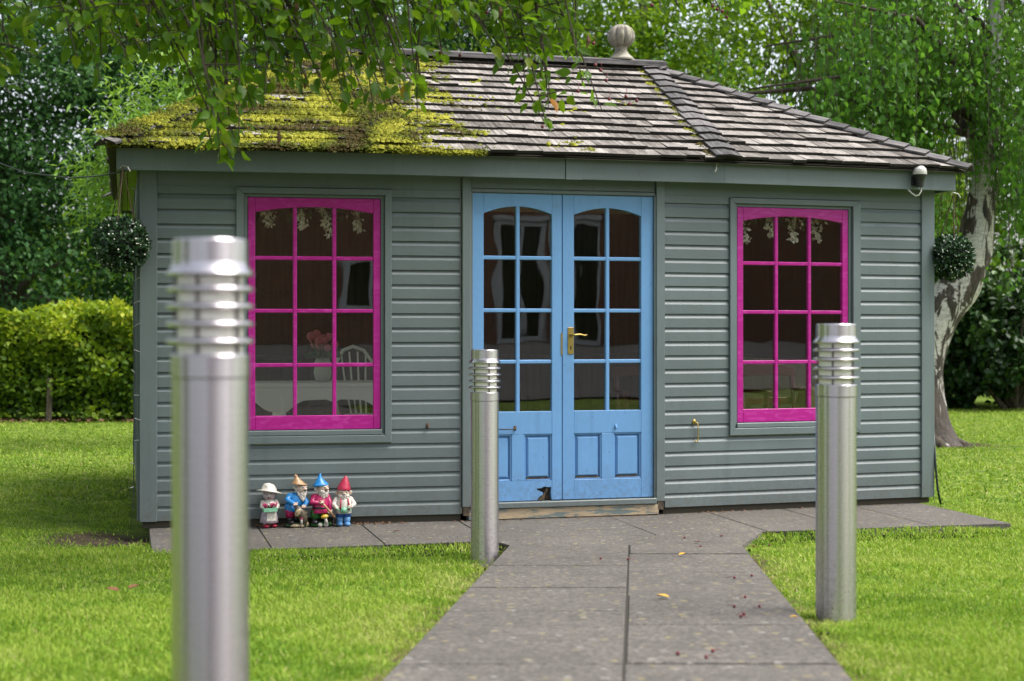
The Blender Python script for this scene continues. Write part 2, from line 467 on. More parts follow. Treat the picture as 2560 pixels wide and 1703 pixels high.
t = NT(BIRCHB); v = t.coord('Object'); a = t.noise(t.coord('Object', (3.0, 3.0, 1.1)), 2.6, 5, .62, .8); f = t.noise(t.coord('Object', (8, 8, 24)), 2, 4)
s2 = t.n('SeparateXYZ'); tc = t.n('TexCoord'); t.l(tc.outputs['Object'], s2.inputs[0])
hz = t.math('MULTIPLY', t.math('SUBTRACT', 2.9, s2.outputs[2]), .048)
k = t.ramp(t.math('ADD', a, hz), [(.515, (0, 0, 0)), (.545, (1, 1, 1))])
c = t.mix(k, t.ramp(f, [(.3, (.28, .27, .24)), (.6, (.50, .48, .44))]), t.ramp(t.noise(t.coord('Object', (14, 14, 3)), 2, 5), [(.3, (.014, .011, .008)), (.7, (.075, .055, .040))]))
t.col(c); t.bump(a, .8, .05)
TWIG = M0('twig_bark', (.045, .032, .022), .8)
BERRY = M0('crab_apple_skin', (.13, .010, .018), .4)
FLOWER = M0('white_blossom', (.75, .74, .66), .6)
BRICK = M0('red_brick_wall', (.22, .085, .05), .85)
t = NT(BRICK); br = t.n('TexBrick'); br.inputs['Scale'].default_value = 1.0
br.inputs['Color1'].default_value = (.42, .150, .085, 1); br.inputs['Color2'].default_value = (.28, .100, .062, 1); br.inputs['Mortar'].default_value = (.30, .27, .22, 1)
br.inputs['Mortar Size'].default_value = .009; br.inputs['Brick Width'].default_value = .225; br.inputs['Row Height'].default_value = .075
mp = t.n('Mapping'); mp.inputs['Rotation'].default_value = (R(90), 0, 0); tc = t.n('TexCoord'); t.l(tc.outputs['Object'], mp.inputs[0]); t.l(mp.outputs[0], br.inputs[0])
t.col(br.outputs[0])
WHITE = M0('white_gloss_frame', (.85, .86, .88), .4)
DARKGLASS = M0('dark_window_glass', (.015, .018, .018), .08)
SLATE = M0('slate_roof', (.06, .06, .065), .6)
CREAM = M0('cream_panelling', (.76, .72, .58), .5)
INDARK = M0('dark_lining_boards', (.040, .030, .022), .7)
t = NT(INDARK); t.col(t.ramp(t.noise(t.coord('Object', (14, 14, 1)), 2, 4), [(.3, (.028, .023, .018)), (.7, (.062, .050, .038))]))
FLOORW = M0('timber_floor', (.38, .29, .19), .5)
TABLEW = M0('white_painted_table', (.80, .82, .82), .4)
MAHOG = M0('mahogany', (.085, .022, .014), .35)
RUSH = M0('wicker', (.16, .12, .07), .9)
PINKF = M0('pink_petals', (.55, .16, .22), .6)
GREENF = M0('flower_stem_green', (.04, .10, .02), .6)

# ------------------------------------------------------------------ place geometry
TH = R(14.5); HX, HY = .325, 9.72                      # summer house origin: door centre on the wall line
cT, sT = math.cos(TH), math.sin(TH)
def L2W(x, y): return (HX + x * cT - y * sT, HY + x * sT + y * cT)
def W2L(X, Y): return ((X - HX) * cT + (Y - HY) * sT, -(X - HX) * sT + (Y - HY) * cT)
def gz(Y):
    """ground: level at the house, rising gently towards the camera"""
    d = 8.5 - np.asarray(Y, float)
    return .0587 * np.minimum(.5 * (d + np.sqrt(d * d + .03)), 14.0)
PX0, PX1, PXC = -.012, 1.306, .665                      # path edges at Y = 8.48
def pathx(x0, Y): return x0 - .0819 * (8.48 - Y)

# lawn sheet
xs = np.unique(np.concatenate([np.linspace(-120, -14, 12), np.linspace(-14, 14, 90), np.linspace(14, 120, 12)]))
ys = np.unique(np.concatenate([np.linspace(-60, -8, 10), np.linspace(-8, 26, 110), np.linspace(26, 160, 14)]))
XX, YY = np.meshgrid(xs, ys)
lx, ly = W2L(XX, YY)
def lump(X, Y): return .012 * np.sin(X * 2.1 + .7 * Y) * np.sin(Y * 1.7 + 1.3) + .008 * np.sin(X * 5.3 + 1.1) * np.sin(Y * 4.1)
onpath = (XX > pathx(PX0, YY) - .12) & (XX < pathx(PX1, YY) + .12) & (YY < 9.6) | ((lx > -2.75) & (lx < 2.85) & (ly > -1.5) & (ly < 3.7))
ZZ = gz(YY) - .022 + np.where(onpath, -.06, lump(XX, YY))
V = np.stack([XX, YY, ZZ], -1).reshape(-1, 3)
nx, ny = len(xs), len(ys)
I = np.arange(nx * ny).reshape(ny, nx)
F = np.stack([I[:-1, :-1], I[:-1, 1:], I[1:, 1:], I[1:, :-1]], -1).reshape(-1, 4)
ground = fast('lawn_ground', V, F, SOIL, smooth=True)
tag(ground, kind='structure')

# tarmac yard on which the photographer stands
ASPH = M0('worn_tarmac', (.055, .053, .052), .9)
t = NT(ASPH); a = t.noise(t.coord('Object'), 30, 5, .8); t.col(t.ramp(a, [(.3, (.035, .034, .033)), (.7, (.085, .082, .078))])); t.bump(a, .5, .006)
m = MB(); yq = [2.45, 1.0, -2.0, -5.5, -12.0, -24.0]
m.add([(-24, y, float(gz(y)) + .008) for y in yq] + [(30, y, float(gz(y)) + .008) for y in yq], [(i, i + 1, i + 7, i + 6) for i in range(5)])
tag(m.build('yard', ASPH), kind='structure')

# ------------------------------------------------------------------ path and apron of concrete flags
def slab_obj(poly, parent, zfn, th=.045, jit=.003):
    """poly in world x,y"""
    dz = random.uniform(-jit, jit)
    m = MB().slab(poly, th, lambda x, y: zfn(x, y) + dz)
    return m.build('slab', FLAG, parent, bevel=.002)
def pz(x, y): return .0587 * (8.5 - y) + .004
pb = MB()
yy = [8.55, 7.3, 6, 4.6, 3, 2.3]
pb.add([(pathx(PX0, y) + .02, y, pz(0, y) - .005) for y in yy] + [(pathx(PX1, y) - .02, y, pz(0, y) - .005) for y in yy],
       [(i, i + 1, i + 7, i + 6) for i in range(5)])
path = tag(pb.build('path', JOINT), kind='structure')
def inset(a, b, g=.004): return a + g, b - g
for (xa, xb, js) in ((PX0, PXC, [8.47, 7.30, 6.39, 5.63, 4.43, 3.5, 2.4]),
                     (PXC, PX1, [8.47, 7.90, 7.01, 6.10, 5.24, 4.43, 3.5, 2.4])):
    for j in range(len(js) - 1):
        y1, y0 = js[j] - .008, js[j + 1] + .008
        j1, j2 = random.uniform(-.004, .004), random.uniform(-.004, .004)
        slab_obj([(pathx(xa, y0) + .006 + j1, y0), (pathx(xb, y0) - .006, y0 + j2), (pathx(xb, y1) - .006, y1 + j2), (pathx(xa, y1) + .006 + j1, y1)], path, pz)
AF = -.91
def wfront(x):
    return max(0.0, (abs(x) - .68) * .065)
ab = MB()
def lp(x, y): return L2W(x, y)
q = [lp(-2.6, AF + .02), lp(2.62, AF - .06), lp(2.62, .5), lp(-2.6, .5)]
ab.add([(x, y, -.006) for x, y in q] + [(x, y, -.16) for x, y in q], [(0, 1, 2, 3), (0, 4, 5, 1), (3, 7, 4, 0), (1, 5, 6, 2)])
a1, a2, a3, a4 = (PX0 + .02, 8.46), (PX1 - .02, 8.46), lp(1.0, AF + .02), lp(-.72, AF + .02)
ab.add([(*p, -.007) for p in (a1, a2, a3, a4)], [(0, 1, 2, 3)])
apron = tag(ab.build('pavement', JOINT), kind='structure')
flat = lambda x, y: 0.0
jx = [-2.61, -1.955, -1.315, -.69, .31, 1.02, 1.58, 2.12, 2.66]
for i in range(len(jx) - 1):
    x0, x1 = jx[i] + .004, jx[i + 1] - .004
    f0 = AF - .03 * max(0, x0); f1 = AF - .03 * max(0, x1)
    sk = .02 if i == 7 else 0
    if i in (3, 4):
        ym = -.56
        slab_obj([lp(x0, ym + .003), lp(x1, ym + .003), lp(x1, wfront(x1) + .06), lp(x0, wfront(x0) + .06)], apron, flat, .05, .001)
        slab_obj([lp(x0, f0), lp(x1, f1), lp(x1, ym - .003), lp(x0, ym - .003)], apron, flat, .05, .001)
    else:
        slab_obj([lp(x0, f0), lp(x1, f1), lp(x1 + .0, wfront(x1) + .06), lp(x0, wfront(x0) + .06)], apron, flat, .1 if i == 0 else .05, .001)
# wedge between the apron and the path
slab_obj([(PX0 + .003, 8.477), (PXC - .003, 8.477), lp(.305, AF - .006), lp(-.685, AF - .004)], apron, flat, .05, .0005)
slab_obj([(PXC + .003, 8.477), (PX1 - .003, 8.477), lp(.985, AF - .034), lp(.313, AF - .012)], apron, flat, .05, .0005)

# ------------------------------------------------------------------ the summer house
house = thing('summer_house', 'sage green timber summer house with magenta windows, blue double doors and mossy shingle roof', 'summerhouse', (HX, HY, 0), TH)
WP = [(-2.65, .13), (-.665, 0), (.69, 0), (2.745, .135)]
def seg(A, B):
    A = Vector((*A, 0)); B = Vector((*B, 0)); L = (B - A).length
    t_ = (B - A) / L; n_ = Vector((t_.y, -t_.x, 0))
    def T(s, d, z): return A + t_ * s + n_ * d + Vector((0, 0, z))
    T.L = L
    return T
TL, TC, TR = seg(WP[0], WP[1]), seg(WP[1], WP[2]), seg(WP[2], WP[3])
DEPTH = 3.5
TLeft = seg((-2.65, DEPTH), (-2.65, .13))
TRight = seg((2.745, .135), (2.745, DEPTH))
TBack = seg((2.745, DEPTH), (-2.65, DEPTH))
ZB, ZT, PITCH = .045, 2.22, .0915
ZF = 2.106
# weatherboard profile (out, up): flat face, sloping top cove
PROF = [(.004, 0), (.020, .0), (.020, .061), (.009, .080), (.008, .087), (.004, .088), (.004, .093), (.0, .093), (.0, 0)]
def board(T, s0, s1, z0, top=None, parent=house, name='weatherboard'):
    h = min(PITCH, (top - z0) if top else PITCH)
    pr = [(d + random.uniform(0, .0012) * 0, min(z, h + .0015)) for d, z in PROF]
    n = len(pr)
    dz = random.uniform(-.0012, .0012)
    vs = [(s0, d, z0 + z + dz) for d, z in pr] + [(s1, d, z0 + z + dz) for d, z in pr]
    fs = [tuple(range(n)), tuple(range(2 * n - 1, n - 1, -1))] + [((i + 1) % n, i, i + n, (i + 1) % n + n) for i in range(n)]
    return MB(T).add(vs, fs).build(name, GREY, parent)
def lining(T, s0, s1, openings, name='wall', mat=CREAM):
    """inner wall sheet with rectangular openings, behind the boards"""
    m = MB(T)
    cuts = sorted(openings)
    x = s0
    for (a, b, c, d) in cuts:
        m.box(x, a, -.07, -.002, ZB, ZT + .1)
        m.box(a, b, -.07, -.002, ZB, c); m.box(a, b, -.07, -.002, d, ZT + .1)
        x = b
    m.box(x, s1, -.07, -.002, ZB, ZT + .1)
    return m.build(name, mat, house)
WL = (.641, 1.466, .595, 2.045); WR = (.546, 1.394, .595, 2.045)
TWL = (.570, 1.535, .510, 2.105); TWR = (.481, 1.479, .510, 2.105)
lining(TL, 0, TL.L, [(.615, 1.492, .57, 2.07)])
lining(TR, 0, TR.L, [(.52, 1.42, .57, 2.07)])
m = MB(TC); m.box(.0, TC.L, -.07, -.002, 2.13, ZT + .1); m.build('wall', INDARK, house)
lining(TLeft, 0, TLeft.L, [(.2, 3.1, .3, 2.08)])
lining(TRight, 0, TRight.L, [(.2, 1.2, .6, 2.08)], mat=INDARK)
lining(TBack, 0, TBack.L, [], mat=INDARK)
def clad(T, s0, s1, win=None):
    z = ZB; k = 0
    while z < ZF - .02:
        top = ZF
        if win and z + PITCH > win[2] + .01 and z < win[3] - .01:
            board(T, s0, win[0] + .004, z, top); board(T, win[1] - .004, s1, z, top)
        else:
            board(T, s0, s1, z, top)
        z += PITCH; k += 1
clad(TL, .085, TL.L - .012, TWL)
clad(TR, .012, TR.L - .085, TWR)
clad(TLeft, .02, TLeft.L - .06, (.14, 3.16, .24, 2.14))
for T in (TRight, TBack):                         # sides the photograph does not show: one stepped skin each
    m = MB(T); z = ZB
    while z < ZT - .02:
        pr = PROF; n = len(pr)
        runs = [(.02, .16), (1.24, T.L - .02)] if T is TRight and .5 < z < 2.08 else [(.02, T.L - .02)]
        for a_, b_ in runs:
            vs = [(a_, d, z + q) for d, q in pr] + [(b_, d, z + q) for d, q in pr]
            m.add(vs, [tuple(range(n)), tuple(range(2 * n - 1, n - 1, -1))] + [((i + 1) % n, i, i + n, (i + 1) % n + n) for i in range(n)])
        z += PITCH
    m.build('cladding', GREY, house)
for T, a, b in ((TL, .085, TL.L - .012), (TR, .012, TR.L - .085), (TLeft, .02, TLeft.L - .06)):
    MB(T).box(a, b, .0, .019, ZF + .002, ZT).build('frieze_board', GREY, house, bevel=.002)
# corner posts and door posts
def post(T, s0, s1, d1, z0=ZB - .003, z1=ZT, mat=GREYT, d0=-.01): return MB(T).box(s0, s1, d0, d1, z0, z1).build('post', mat, house, bevel=.003)
post(TL, -.012, .093, .034)
post(TR, TR.L - .092, TR.L + .012, .034)
MB(TLeft).box(TLeft.L - .062, TLeft.L - .002, .0, .030, ZB, ZT).build('post', GREYT, house, bevel=.003)
MB(TRight).box(.003, .07, .0, .030, ZB, ZT).build('post', GREYT, house, bevel=.003)
post(TC, -.006, .050, .040, .09, ZT)
post(TC, TC.L - .053, TC.L + .006, .040, .09, ZT)
# rotted feet of the door posts
for s in (.0, TC.L - .045):
    m = MB(TC); m.prism([(s, .035), (s + .04, .035), (s + .043, .088), (s + .03, .13), (s + .022, .092), (s + .002, .088)], .006, .036); m.build('rotten_post_foot', ROT, house)
# head, sill, plinth
MB(TC).box(.052, TC.L - .055, -.01, .018, 2.125, ZT).build('head_board', GREYT, house, bevel=.003)
MB(TC).box(.052, TC.L - .055, -.01, .026, 2.100, 2.123).build('door_head', GREYT, house, bevel=.003)
MB(TC).box(.050, TC.L - .053, -.06, .050, .075, .112).build('door_sill', GREYT, house, bevel=.004)
MB(TC).box(.036, TC.L - .036, -.06, .036, .004, .073).build('peeling_threshold', BARE, house, bevel=.004)
MB(TC).box(.050, .062, -.04, .030, .113, 2.099).build('door_jamb', GREYT, house)
MB(TC).box(TC.L - .065, TC.L - .053, -.04, .030, .113, 2.099).build('door_jamb', GREYT, house)
for T in (TL, TR, TLeft, TRight, TBack):
    MB(T).box(.01, T.L - .01, -.06, -.006, .0, ZB + .004).build('plinth', DARKWOOD, house)

# windows ------------------------------------------------------------
def arc(z0, rise, s0, s1, s):
    u = (s - (s0 + s1) / 2) / ((s1 - s0) / 2)
    return z0 + rise * (1 - u * u)
def bar(T, o0, o1, m, par, bev=.004, name='glazing_bar', d=(.006, -.02)):
    return MB(T).box(o0[0], o1[0], d[1], d[0], o0[1], o1[1]).build(name, m, par, bevel=bev)
def window(T, w, tr, name='window'):
    s0, s1, z0, z1 = w
    st, br_, tp = .045, .088, .055
    g0, g1, zb = s0 + st, s1 - st, z0 + br_
    ztop, rise = z1 - .092, .036
    # sash: stiles, bottom rail and arched top rail
    m = MB(T)
    m.box(s0, g0, -.026, .010, z0, z1); m.box(g1, s1, -.026, .010, z0, z1)
    sash = m.build(name, PINK, house, bevel=.003)
    tag(sash, 'magenta painted twelve pane window')
    MB(T).box(g0, g1, -.026, .009, z0, zb).build('bottom_rail', PINK, sash, bevel=.003)
    n = 20
    out = [(g0, z1), (g1, z1)] + [(g1 - (g1 - g0) * i / n, arc(ztop, rise, g0, g1, g1 - (g1 - g0) * i / n)) for i in range(n + 1)]
    MB(T).prism(out, -.026, .009).build('top_rail', PINK, sash, bevel=.002)
    W = g1 - g0; b = .0245
    xs_ = [g0 + W / 3, g0 + 2 * W / 3]
    rows = [1.668 - b / 2, 1.338 - b / 2, .999 - b / 2]
    for x in xs_: MB(T).box(x - b / 2, x + b / 2, -.022, .007, zb - .002, arc(ztop, rise, g0, g1, x) + .004).build('glazing_bar', PINK, sash, bevel=.004)
    ex = [g0] + xs_ + [g1]
    for z in rows:
        for i in range(3):
            MB(T).box(ex[i] + (b / 2 if i else 0) - .002, ex[i + 1] - (b / 2 if i < 2 else 0) + .002, -.021, .0055, z, z + b).build('glazing_bar', PINK, sash, bevel=.004)
    zs_ = [zb] + sorted(rows) + [None]
    for i in range(3):
        for j in range(4):
            a, c = ex[i] + .002, ex[i + 1] - .002
            lo = zs_[j] + (b if j else 0) - .003
            if j < 3:
                pl = [(a, lo), (c, lo), (c, zs_[j + 1] + .003), (a, zs_[j + 1] + .003)]
            else:
                k = 6
                pl = [(a, lo), (c, lo)] + [(c - (c - a) * q / k, arc(ztop, rise, g0, g1, c - (c - a) * q / k) + .003) for q in range(k + 1)]
            MB(T).prism(pl, -.010, -.0135).build('pane', GLASS, sash)
    # grey lining and mitred architrave
    t0, t1, u0, u1 = tr
    rv = MB(T)
    rv.box(s0 - .024, s0 - .003, -.07, .012, z0 - .024, z1 + .02); rv.box(s1 + .003, s1 + .024, -.07, .012, z0 - .024, z1 + .02)
    rv.box(s0 - .003, s1 + .003, -.07, .012, z1 + .003, z1 + .02)
    rv.build('window_lining', GREYT, sash)
    MB(T).box(s0 - .01, s1 + .01, -.06, .030, z0 - .036, z0 - .003).build('sill', GREYT, sash, bevel=.004)
    i0, i1, j0, j1 = s0 - .026, s1 + .026, z0 - .038, z1 + .022
    for pl in ([(t0, u0), (i0, j0), (i0, j1), (t0, u1)], [(t1, u0), (t1, u1), (i1, j1), (i1, j0)], [(t0, u1), (i0, j1), (i1, j1), (t1, u1)], [(t0, u0), (t1, u0), (i1, j0), (i0, j0)]):
        MB(T).prism(pl, .0, .036).build('architrave', GREYT, sash, bevel=.0025)
    return sash
window(TL, WL, TWL)
window(TR, WR, TWR)
# plain side windows (they light the room)
for TS, s0, s1, z0, z1 in ((TLeft, .2, 3.1, .3, 2.08), (TRight, .2, 1.2, .6, 2.08)):
    m = MB(TS); sm = (s0 + s1) / 2
    for b in ((s0, s0 + .05, z0, z1), (s1 - .05, s1, z0, z1), (s0 + .05, s1 - .05, z0, z0 + .08), (s0 + .05, s1 - .05, z1 - .06, z1), (sm - .02, sm + .02, z0 + .08, z1 - .06)):
        m.box(b[0], b[1], -.05, .004, b[2], b[3])
    sw = m.build('window', GREYT, house)
    for a, c in ((s0 + .05, sm - .02), (sm + .02, s1 - .05)): MB(TS).box(a, c, -.014, -.010, z0 + .08, z1 - .06).build('pane', GLASS, sw)
    m = MB(TS)
    for b in ((s0 - .06, s0, z0 - .06, z1 + .06), (s1, s1 + .06, z0 - .06, z1 + .06), (s0, s1, z0 - .06, z0), (s0, s1, z1, z1 + .06)): m.box(b[0], b[1], 0, .032, b[2], b[3])
    m.build('architrave', GREYT, sw)

# doors --------------------------------------------------------------
def door(s0, s1, hole):
    T = TC; z0, z1 = .117, 2.096
    st = .075
    g0, g1 = s0 + st, s1 - (st - .008 if hole else st + .006)
    if not hole: g0, g1 = s0 + st + .002, s1 - .086
    zb, ztop, rise = .692, 1.966, .048
    m = MB(T)
    m.box(s0, g0, -.03, .012, z0 + (0 if not hole else 0), z1)
    m.box(g1, s1, -.03, .012, z0, z1)
    dr = m.build('door', BLUE, house, bevel=.0025)
    tag(dr, 'blue half glazed door leaf with a rotted hole at its foot' if hole else 'blue half glazed door leaf with brass lever handle')
    n = 18
    out = [(g0, z1), (g1, z1)] + [(g1 - (g1 - g0) * i / n, arc(ztop, rise, g0, g1, g1 - (g1 - g0) * i / n)) for i in range(n + 1)]
    MB(T).prism(out, -.03, .0115).build('top_rail', BLUE, dr, bevel=.002)
    mid0 = .545
    MB(T).box(g0, g1, -.03, .0115, mid0, zb).build('lock_rail', BLUE, dr, bevel=.002)
    br0 = .245
    if hole:
        h = [(g1, z0), (g1, br0), (g0, br0), (g0, z0), (g1 - .100, z0), (g1 - .085, z0 + .022), (g1 - .062, z0 + .036), (g1 - .060, z0 + .050), (g1 - .098, z0 + .066), (g1 - .102, z0 + .076), (g1 - .070, z0 + .078), (g1 - .055, z0 + .088), (g1 - .018, z0 + .083), (g1 - .004, z0 + .086), (g1 - .006, z0 + .04), (g1 - .001, z0 + .002)]
        MB(T).prism(h, -.03, .0115).build('bottom_rail', BLUE, dr)
        MB(T).box(g1 - .11, g1 - .001, -.036, -.031, z0, z0 + .1).build('rotten_core', ROT, dr)
        m = MB(T)
        m.prism([(g1 - .092, z0 + .001), (g1 - .05, z0 + .001), (g1 - .044, z0 + .03), (g1 - .020, z0 + .07), (g1 - .034, z0 + .082), (g1 - .052, z0 + .04), (g1 - .075, z0 + .02)], -.028, .001)
        m.build('rotten_splinter', ROT, dr)
    else:
        MB(T).box(g0, g1, -.03, .0115, z0, br0).build('bottom_rail', BLUE, dr, bevel=.002)
    # two raised and fielded panels
    mc = (g0 + g1) / 2
    MB(T).box(mc - .042, mc + .042, -.03, .0112, br0, mid0).build('muntin', BLUE, dr, bevel=.002)
    for a, b in ((g0, mc - .042), (mc + .042, g1)):
        fr_, x = .014, .030
        vs = [(a, -.012, br0), (b, -.012, br0), (b, -.012, mid0), (a, -.012, mid0),
              (a + fr_, -.012, br0 + fr_), (b - fr_, -.012, br0 + fr_), (b - fr_, -.012, mid0 - fr_), (a + fr_, -.012, mid0 - fr_),
              (a + x, .004, br0 + x), (b - x, .004, br0 + x), (b - x, .004, mid0 - x), (a + x, .004, mid0 - x)]
        fs = [(8, 9, 10, 11)] + [(i, (i + 1) % 4, 4 + (i + 1) % 4, 4 + i) for i in range(4)] + [(4 + i, 4 + (i + 1) % 4, 8 + (i + 1) % 4, 8 + i) for i in range(4)]
        p = MB(T).add(vs, fs).build('panel', BLUE, dr)
        mo = MB(T); e = .010
        mo.box(a, b, -.011, .006, mid0 - e, mid0); mo.box(a, a + e, -.011, .006, br0, mid0 - e); mo.box(b - e, b, -.011, .006, br0, mid0 - e); mo.box(a + e, b - e, -.011, .006, br0, br0 + e)
        mo.build('moulding', BLUE, p, bevel=.003)
        if not hole or a > mc:                  # paint lifted off the foot of the panel
            cr = MB(T)
            w = b - a
            for q in range(14):
                x0 = a + .012 + (w - .03) * q / 14; hh = random.uniform(.004, .013)
                cr.prism([(x0, br0 + .010), (x0 + w / 16, br0 + .010), (x0 + w / 17, br0 + .010 + hh * random.uniform(.3, 1)), (x0 + .002, br0 + .010 + hh)], -.010, .0062)
            cr.build('cracked_paint', ROT, p)
    # glazing bars and panes
    b = .0245
    ex = [g0, mc, g1]
    rows = [1.683 - b / 2, 1.344 - b / 2, 1.013 - b / 2]
    MB(T).box(mc - b / 2, mc + b / 2, -.024, .009, zb - .002, ztop + rise + .004).build('glazing_bar', BLUE, dr, bevel=.004)
    for z in rows:
        for i in range(2):
            MB(T).box(ex[i] + (b / 2 if i else -.002) - .002, ex[i + 1] - (b / 2 if not i else -.002) + .002, -.023, .0075, z, z + b).build('glazing_bar', BLUE, dr, bevel=.004)
    zs_ = [zb] + sorted(rows) + [None]
    for i in range(2):
        for j in range(4):
            a, c = ex[i] + .002, ex[i + 1] - .002
            lo = zs_[j] + (b if j else 0) - .003
            if j < 3: pl = [(a, lo), (c, lo), (c, zs_[j + 1] + .003), (a, zs_[j + 1] + .003)]
            else:
                pl = [(a, lo), (c, lo)] + [(c - (c - a) * q / 6, arc(ztop, rise, g0, g1, c - (c - a) * q / 6) + .003) for q in range(7)]
            MB(T).prism(pl, -.012, -.0155).build('pane', GLASS, dr)
    # hinges
    hs_ = s0 - .004 if hole else s1 + .004
    for z in (1.74, 1.10, .36):
        MB(T).tube([T(hs_, .016, z - .05), T(hs_, .016, z + .05)], .006, 8, T=lambda x, y, z: (x, y, z)).build('hinge', IRON, dr)
    # cabin hook eye
    ecx = mc - .02 if hole else mc + .055
    ident = lambda x, y, z: (x, y, z)
    m = MB(ident); m.ell(T(ecx, .014, .588), (.010, .006, .016)); m.ell(T(ecx, .022, .578), (.006, .010, .008))
    if hole: m.tube([T(ecx, .03, .585), T(ecx - .03, .03, .580), T(ecx - .12, .028, .582)], .0035, 6)
    m.build('hook_eye', BLUE if not hole else IRON, dr, smooth=True)
    return dr
ident = lambda x, y, z: (x, y, z)
dl = door(.064, .6605, True)
dr_ = door(.6655, 1.290, False)
# brass lever on the right leaf
m = MB(TC); m.box(.700, .740, .012, .0165, 1.060, 1.235)
hp = m.build('handle_plate', BRASS, dr_, bevel=.0015)
m = MB(ident); m.tube([TC(.720, .014, 1.187), TC(.720, .046, 1.187)], [.010, .008], 10)
m.tube([TC(.718, .046, 1.187), TC(.742, .048, 1.186), TC(.775, .049, 1.190), TC(.800, .049, 1.182), TC(.820, .049, 1.187)], [.008, .007, .0055, .005, .0055], 8)
m.build('lever', BRASS, hp, smooth=True)
m = MB(ident); m.ell(TC(.720, .0165, 1.108), (.006, .002, .006), nu=8, nv=6); m.add([TC(.717, .0172, 1.106), TC(.723, .0172, 1.106), TC(.724, .0172, 1.090), TC(.716, .0172, 1.090)], [(0, 1, 2, 3)]); m.build('keyhole', BLACKP, hp)
m = MB(ident)
for s_, z_ in ((.706, 1.228), (.734, 1.228), (.706, 1.067), (.734, 1.067)): m.ell(TC(s_, .0165, z_), (.003, .0015, .003), nu=6, nv=4)
m.build('screw', IRON, hp)
MB(TC).box(.6550, .6640, .0125, .0155, 1.055, 1.200).build('lock_faceplate', BRASS, dl)
# hooks and eyes on the weatherboards
m = MB(ident); m.ell(TL(1.765, .024, .612), (.011, .006, .018)); m.ell(TL(1.765, .034, .600), (.005, .010, .008)); m.build('hook_eye', IRON, house, smooth=True)
m = MB(ident); m.ell(TR(.222, .024, .606), (.014, .006, .018)); m.tube([TR(.222, .03, .606), TR(.240, .036, .600), TR(.246, .036, .560), TR(.245, .036, .500), TR(.238, .036, .478), TR(.228, .036, .476), TR(.224, .036, .486)], .0042, 6)
m.build('cabin_hook', BRASS, house, smooth=True)
m = MB(ident); a_, b_ = TR(TR.L - .01, .05, .22), TR(TR.L + .03, .05, .0)
m.tube([TR(TR.L + .012, .02, .5), TR(TR.L + .016, .04, .25), TR(TR.L + .026, .05, .1), TR(TR.L + .05, .05, -.01)], .008, 8); m.build('supply_cable', CABLE, house, smooth=True)

# roof ---------------------------------------------------------------
ZE, ZR = 2.352, 3.285
A, B, C, D = (-2.80, -.02), (-1.13, -.14), (1.075, -.14), (2.85, -.02)
YB_ = DEPTH + .15
E_, G_ = (2.85, YB_), (-2.80, YB_)
RL, RR, RY = -1.20, 1.24, 1.76
FH0, FH1 = 2.185, 2.345
def fasc(P, Q, name='fascia_board', e0=0.0, e1=0.0):
    T = seg(P, Q); return MB(T).box(-e0, T.L + e1, -.022, .0, FH0, FH1).build(name, GREYT, house, bevel=.002)
fasc(A, B); 
# the front board is jointed over the doors
T = seg(B, C)
js_ = 1.115
MB(T).box(0, js_ - .004, -.022, .0, FH0, FH1).build('fascia_board', GREYT, house, bevel=.002)
MB(T).box(js_, T.L, -.022, .001, FH0, FH1).build('fascia_board', GREYT, house, bevel=.002)
MB(T).box(js_, js_ + .105, .0015, .0045, FH0 - .002, FH1).build('joint_cover', GREYT, house)
fasc(C, D); fasc(D, E_); fasc(E_, G_); fasc(G_, A)
m = MB(ident); T2 = seg(C, D); m.tube([T2(-.06, .006, 2.315), T2(-.075, .03, 2.27), T2(-.085, .03, 2.255)], .005, 6); m.build('nail', WHITEP, house)
# soffits
def soff(pts, mat, z=2.212):
    m = MB(); m.add([(*p, z) for p in pts] + [(*p, z + .015) for p in pts], [(0, 1, 2, 3), (7, 6, 5, 4)] + [(i, (i + 1) % 4, 4 + (i + 1) % 4, 4 + i) for i in range(4)])
    return m.build('soffit', mat, house)
i_ = .024
soff([(A[0] + i_, A[1] + i_), (-2.735, A[1] + i_), (-2.735, YB_ - i_), (A[0] + i_, YB_ - i_)], ALGAE_BOUNCE)
soff([(-2.731, A[1] + i_), (-2.66, A[1] + i_), (-2.66, YB_ - i_), (-2.731, YB_ - i_)], ALGAE_BOUNCE)
soff([(2.76, D[1] + i_), (D[0] - i_, D[1] + i_), (D[0] - i_, YB_ - i_), (2.76, YB_ - i_)], GREYT)
m = MB(); o_ = [(-2.655, .12), (A[0] + .155, A[1] + .024), (B[0], B[1] + .024), (C[0], C[1] + .024), (D[0] - .1, D[1] + .024), (2.755, .12), (.69, -.001), (-.665, -.001)]
m.add([(*p, 2.214) for p in o_], [tuple(range(8))]); m.build('soffit', GREYT, house)
# roof deck
ov = .055
def out(P, k=ov):
    c = Vector((0.02, RY)); p = Vector(P); d = Vector((1 if p.x > 0 else -1, -1 if p.y < RY else 1)); return (p.x + d.x * k * (.9 if abs(p.x) > 2 else 0), p.y + d.y * k)
Ao, Bo, Co, Do, Eo, Go = [out(p) for p in (A, B, C, D, E_, G_)]
rl, rr = (RL, RY), (RR, RY)
def v3(p, z): return Vector((p[0], p[1], z))
zed = ZE - .03
m = MB()
m.add([(*p, zed) for p in (Ao, Bo, Co, Do, Eo, Go)] + [(*rl, ZR - .03), (*rr, ZR - .03)],
      [(0, 1, 6), (1, 2, 7, 6), (2, 3, 7), (3, 4, 7), (4, 5, 6, 7), (5, 0, 6)])
m.add([(*p, zed - .012) for p in (Ao, Bo, Co, Do, Eo, Go)] + [(*rl, ZR - .045), (*rr, ZR - .045)],
      [(6, 1, 0), (6, 7, 2, 1), (7, 3, 2), (7, 4, 3), (7, 6, 5, 4), (6, 0, 5)])
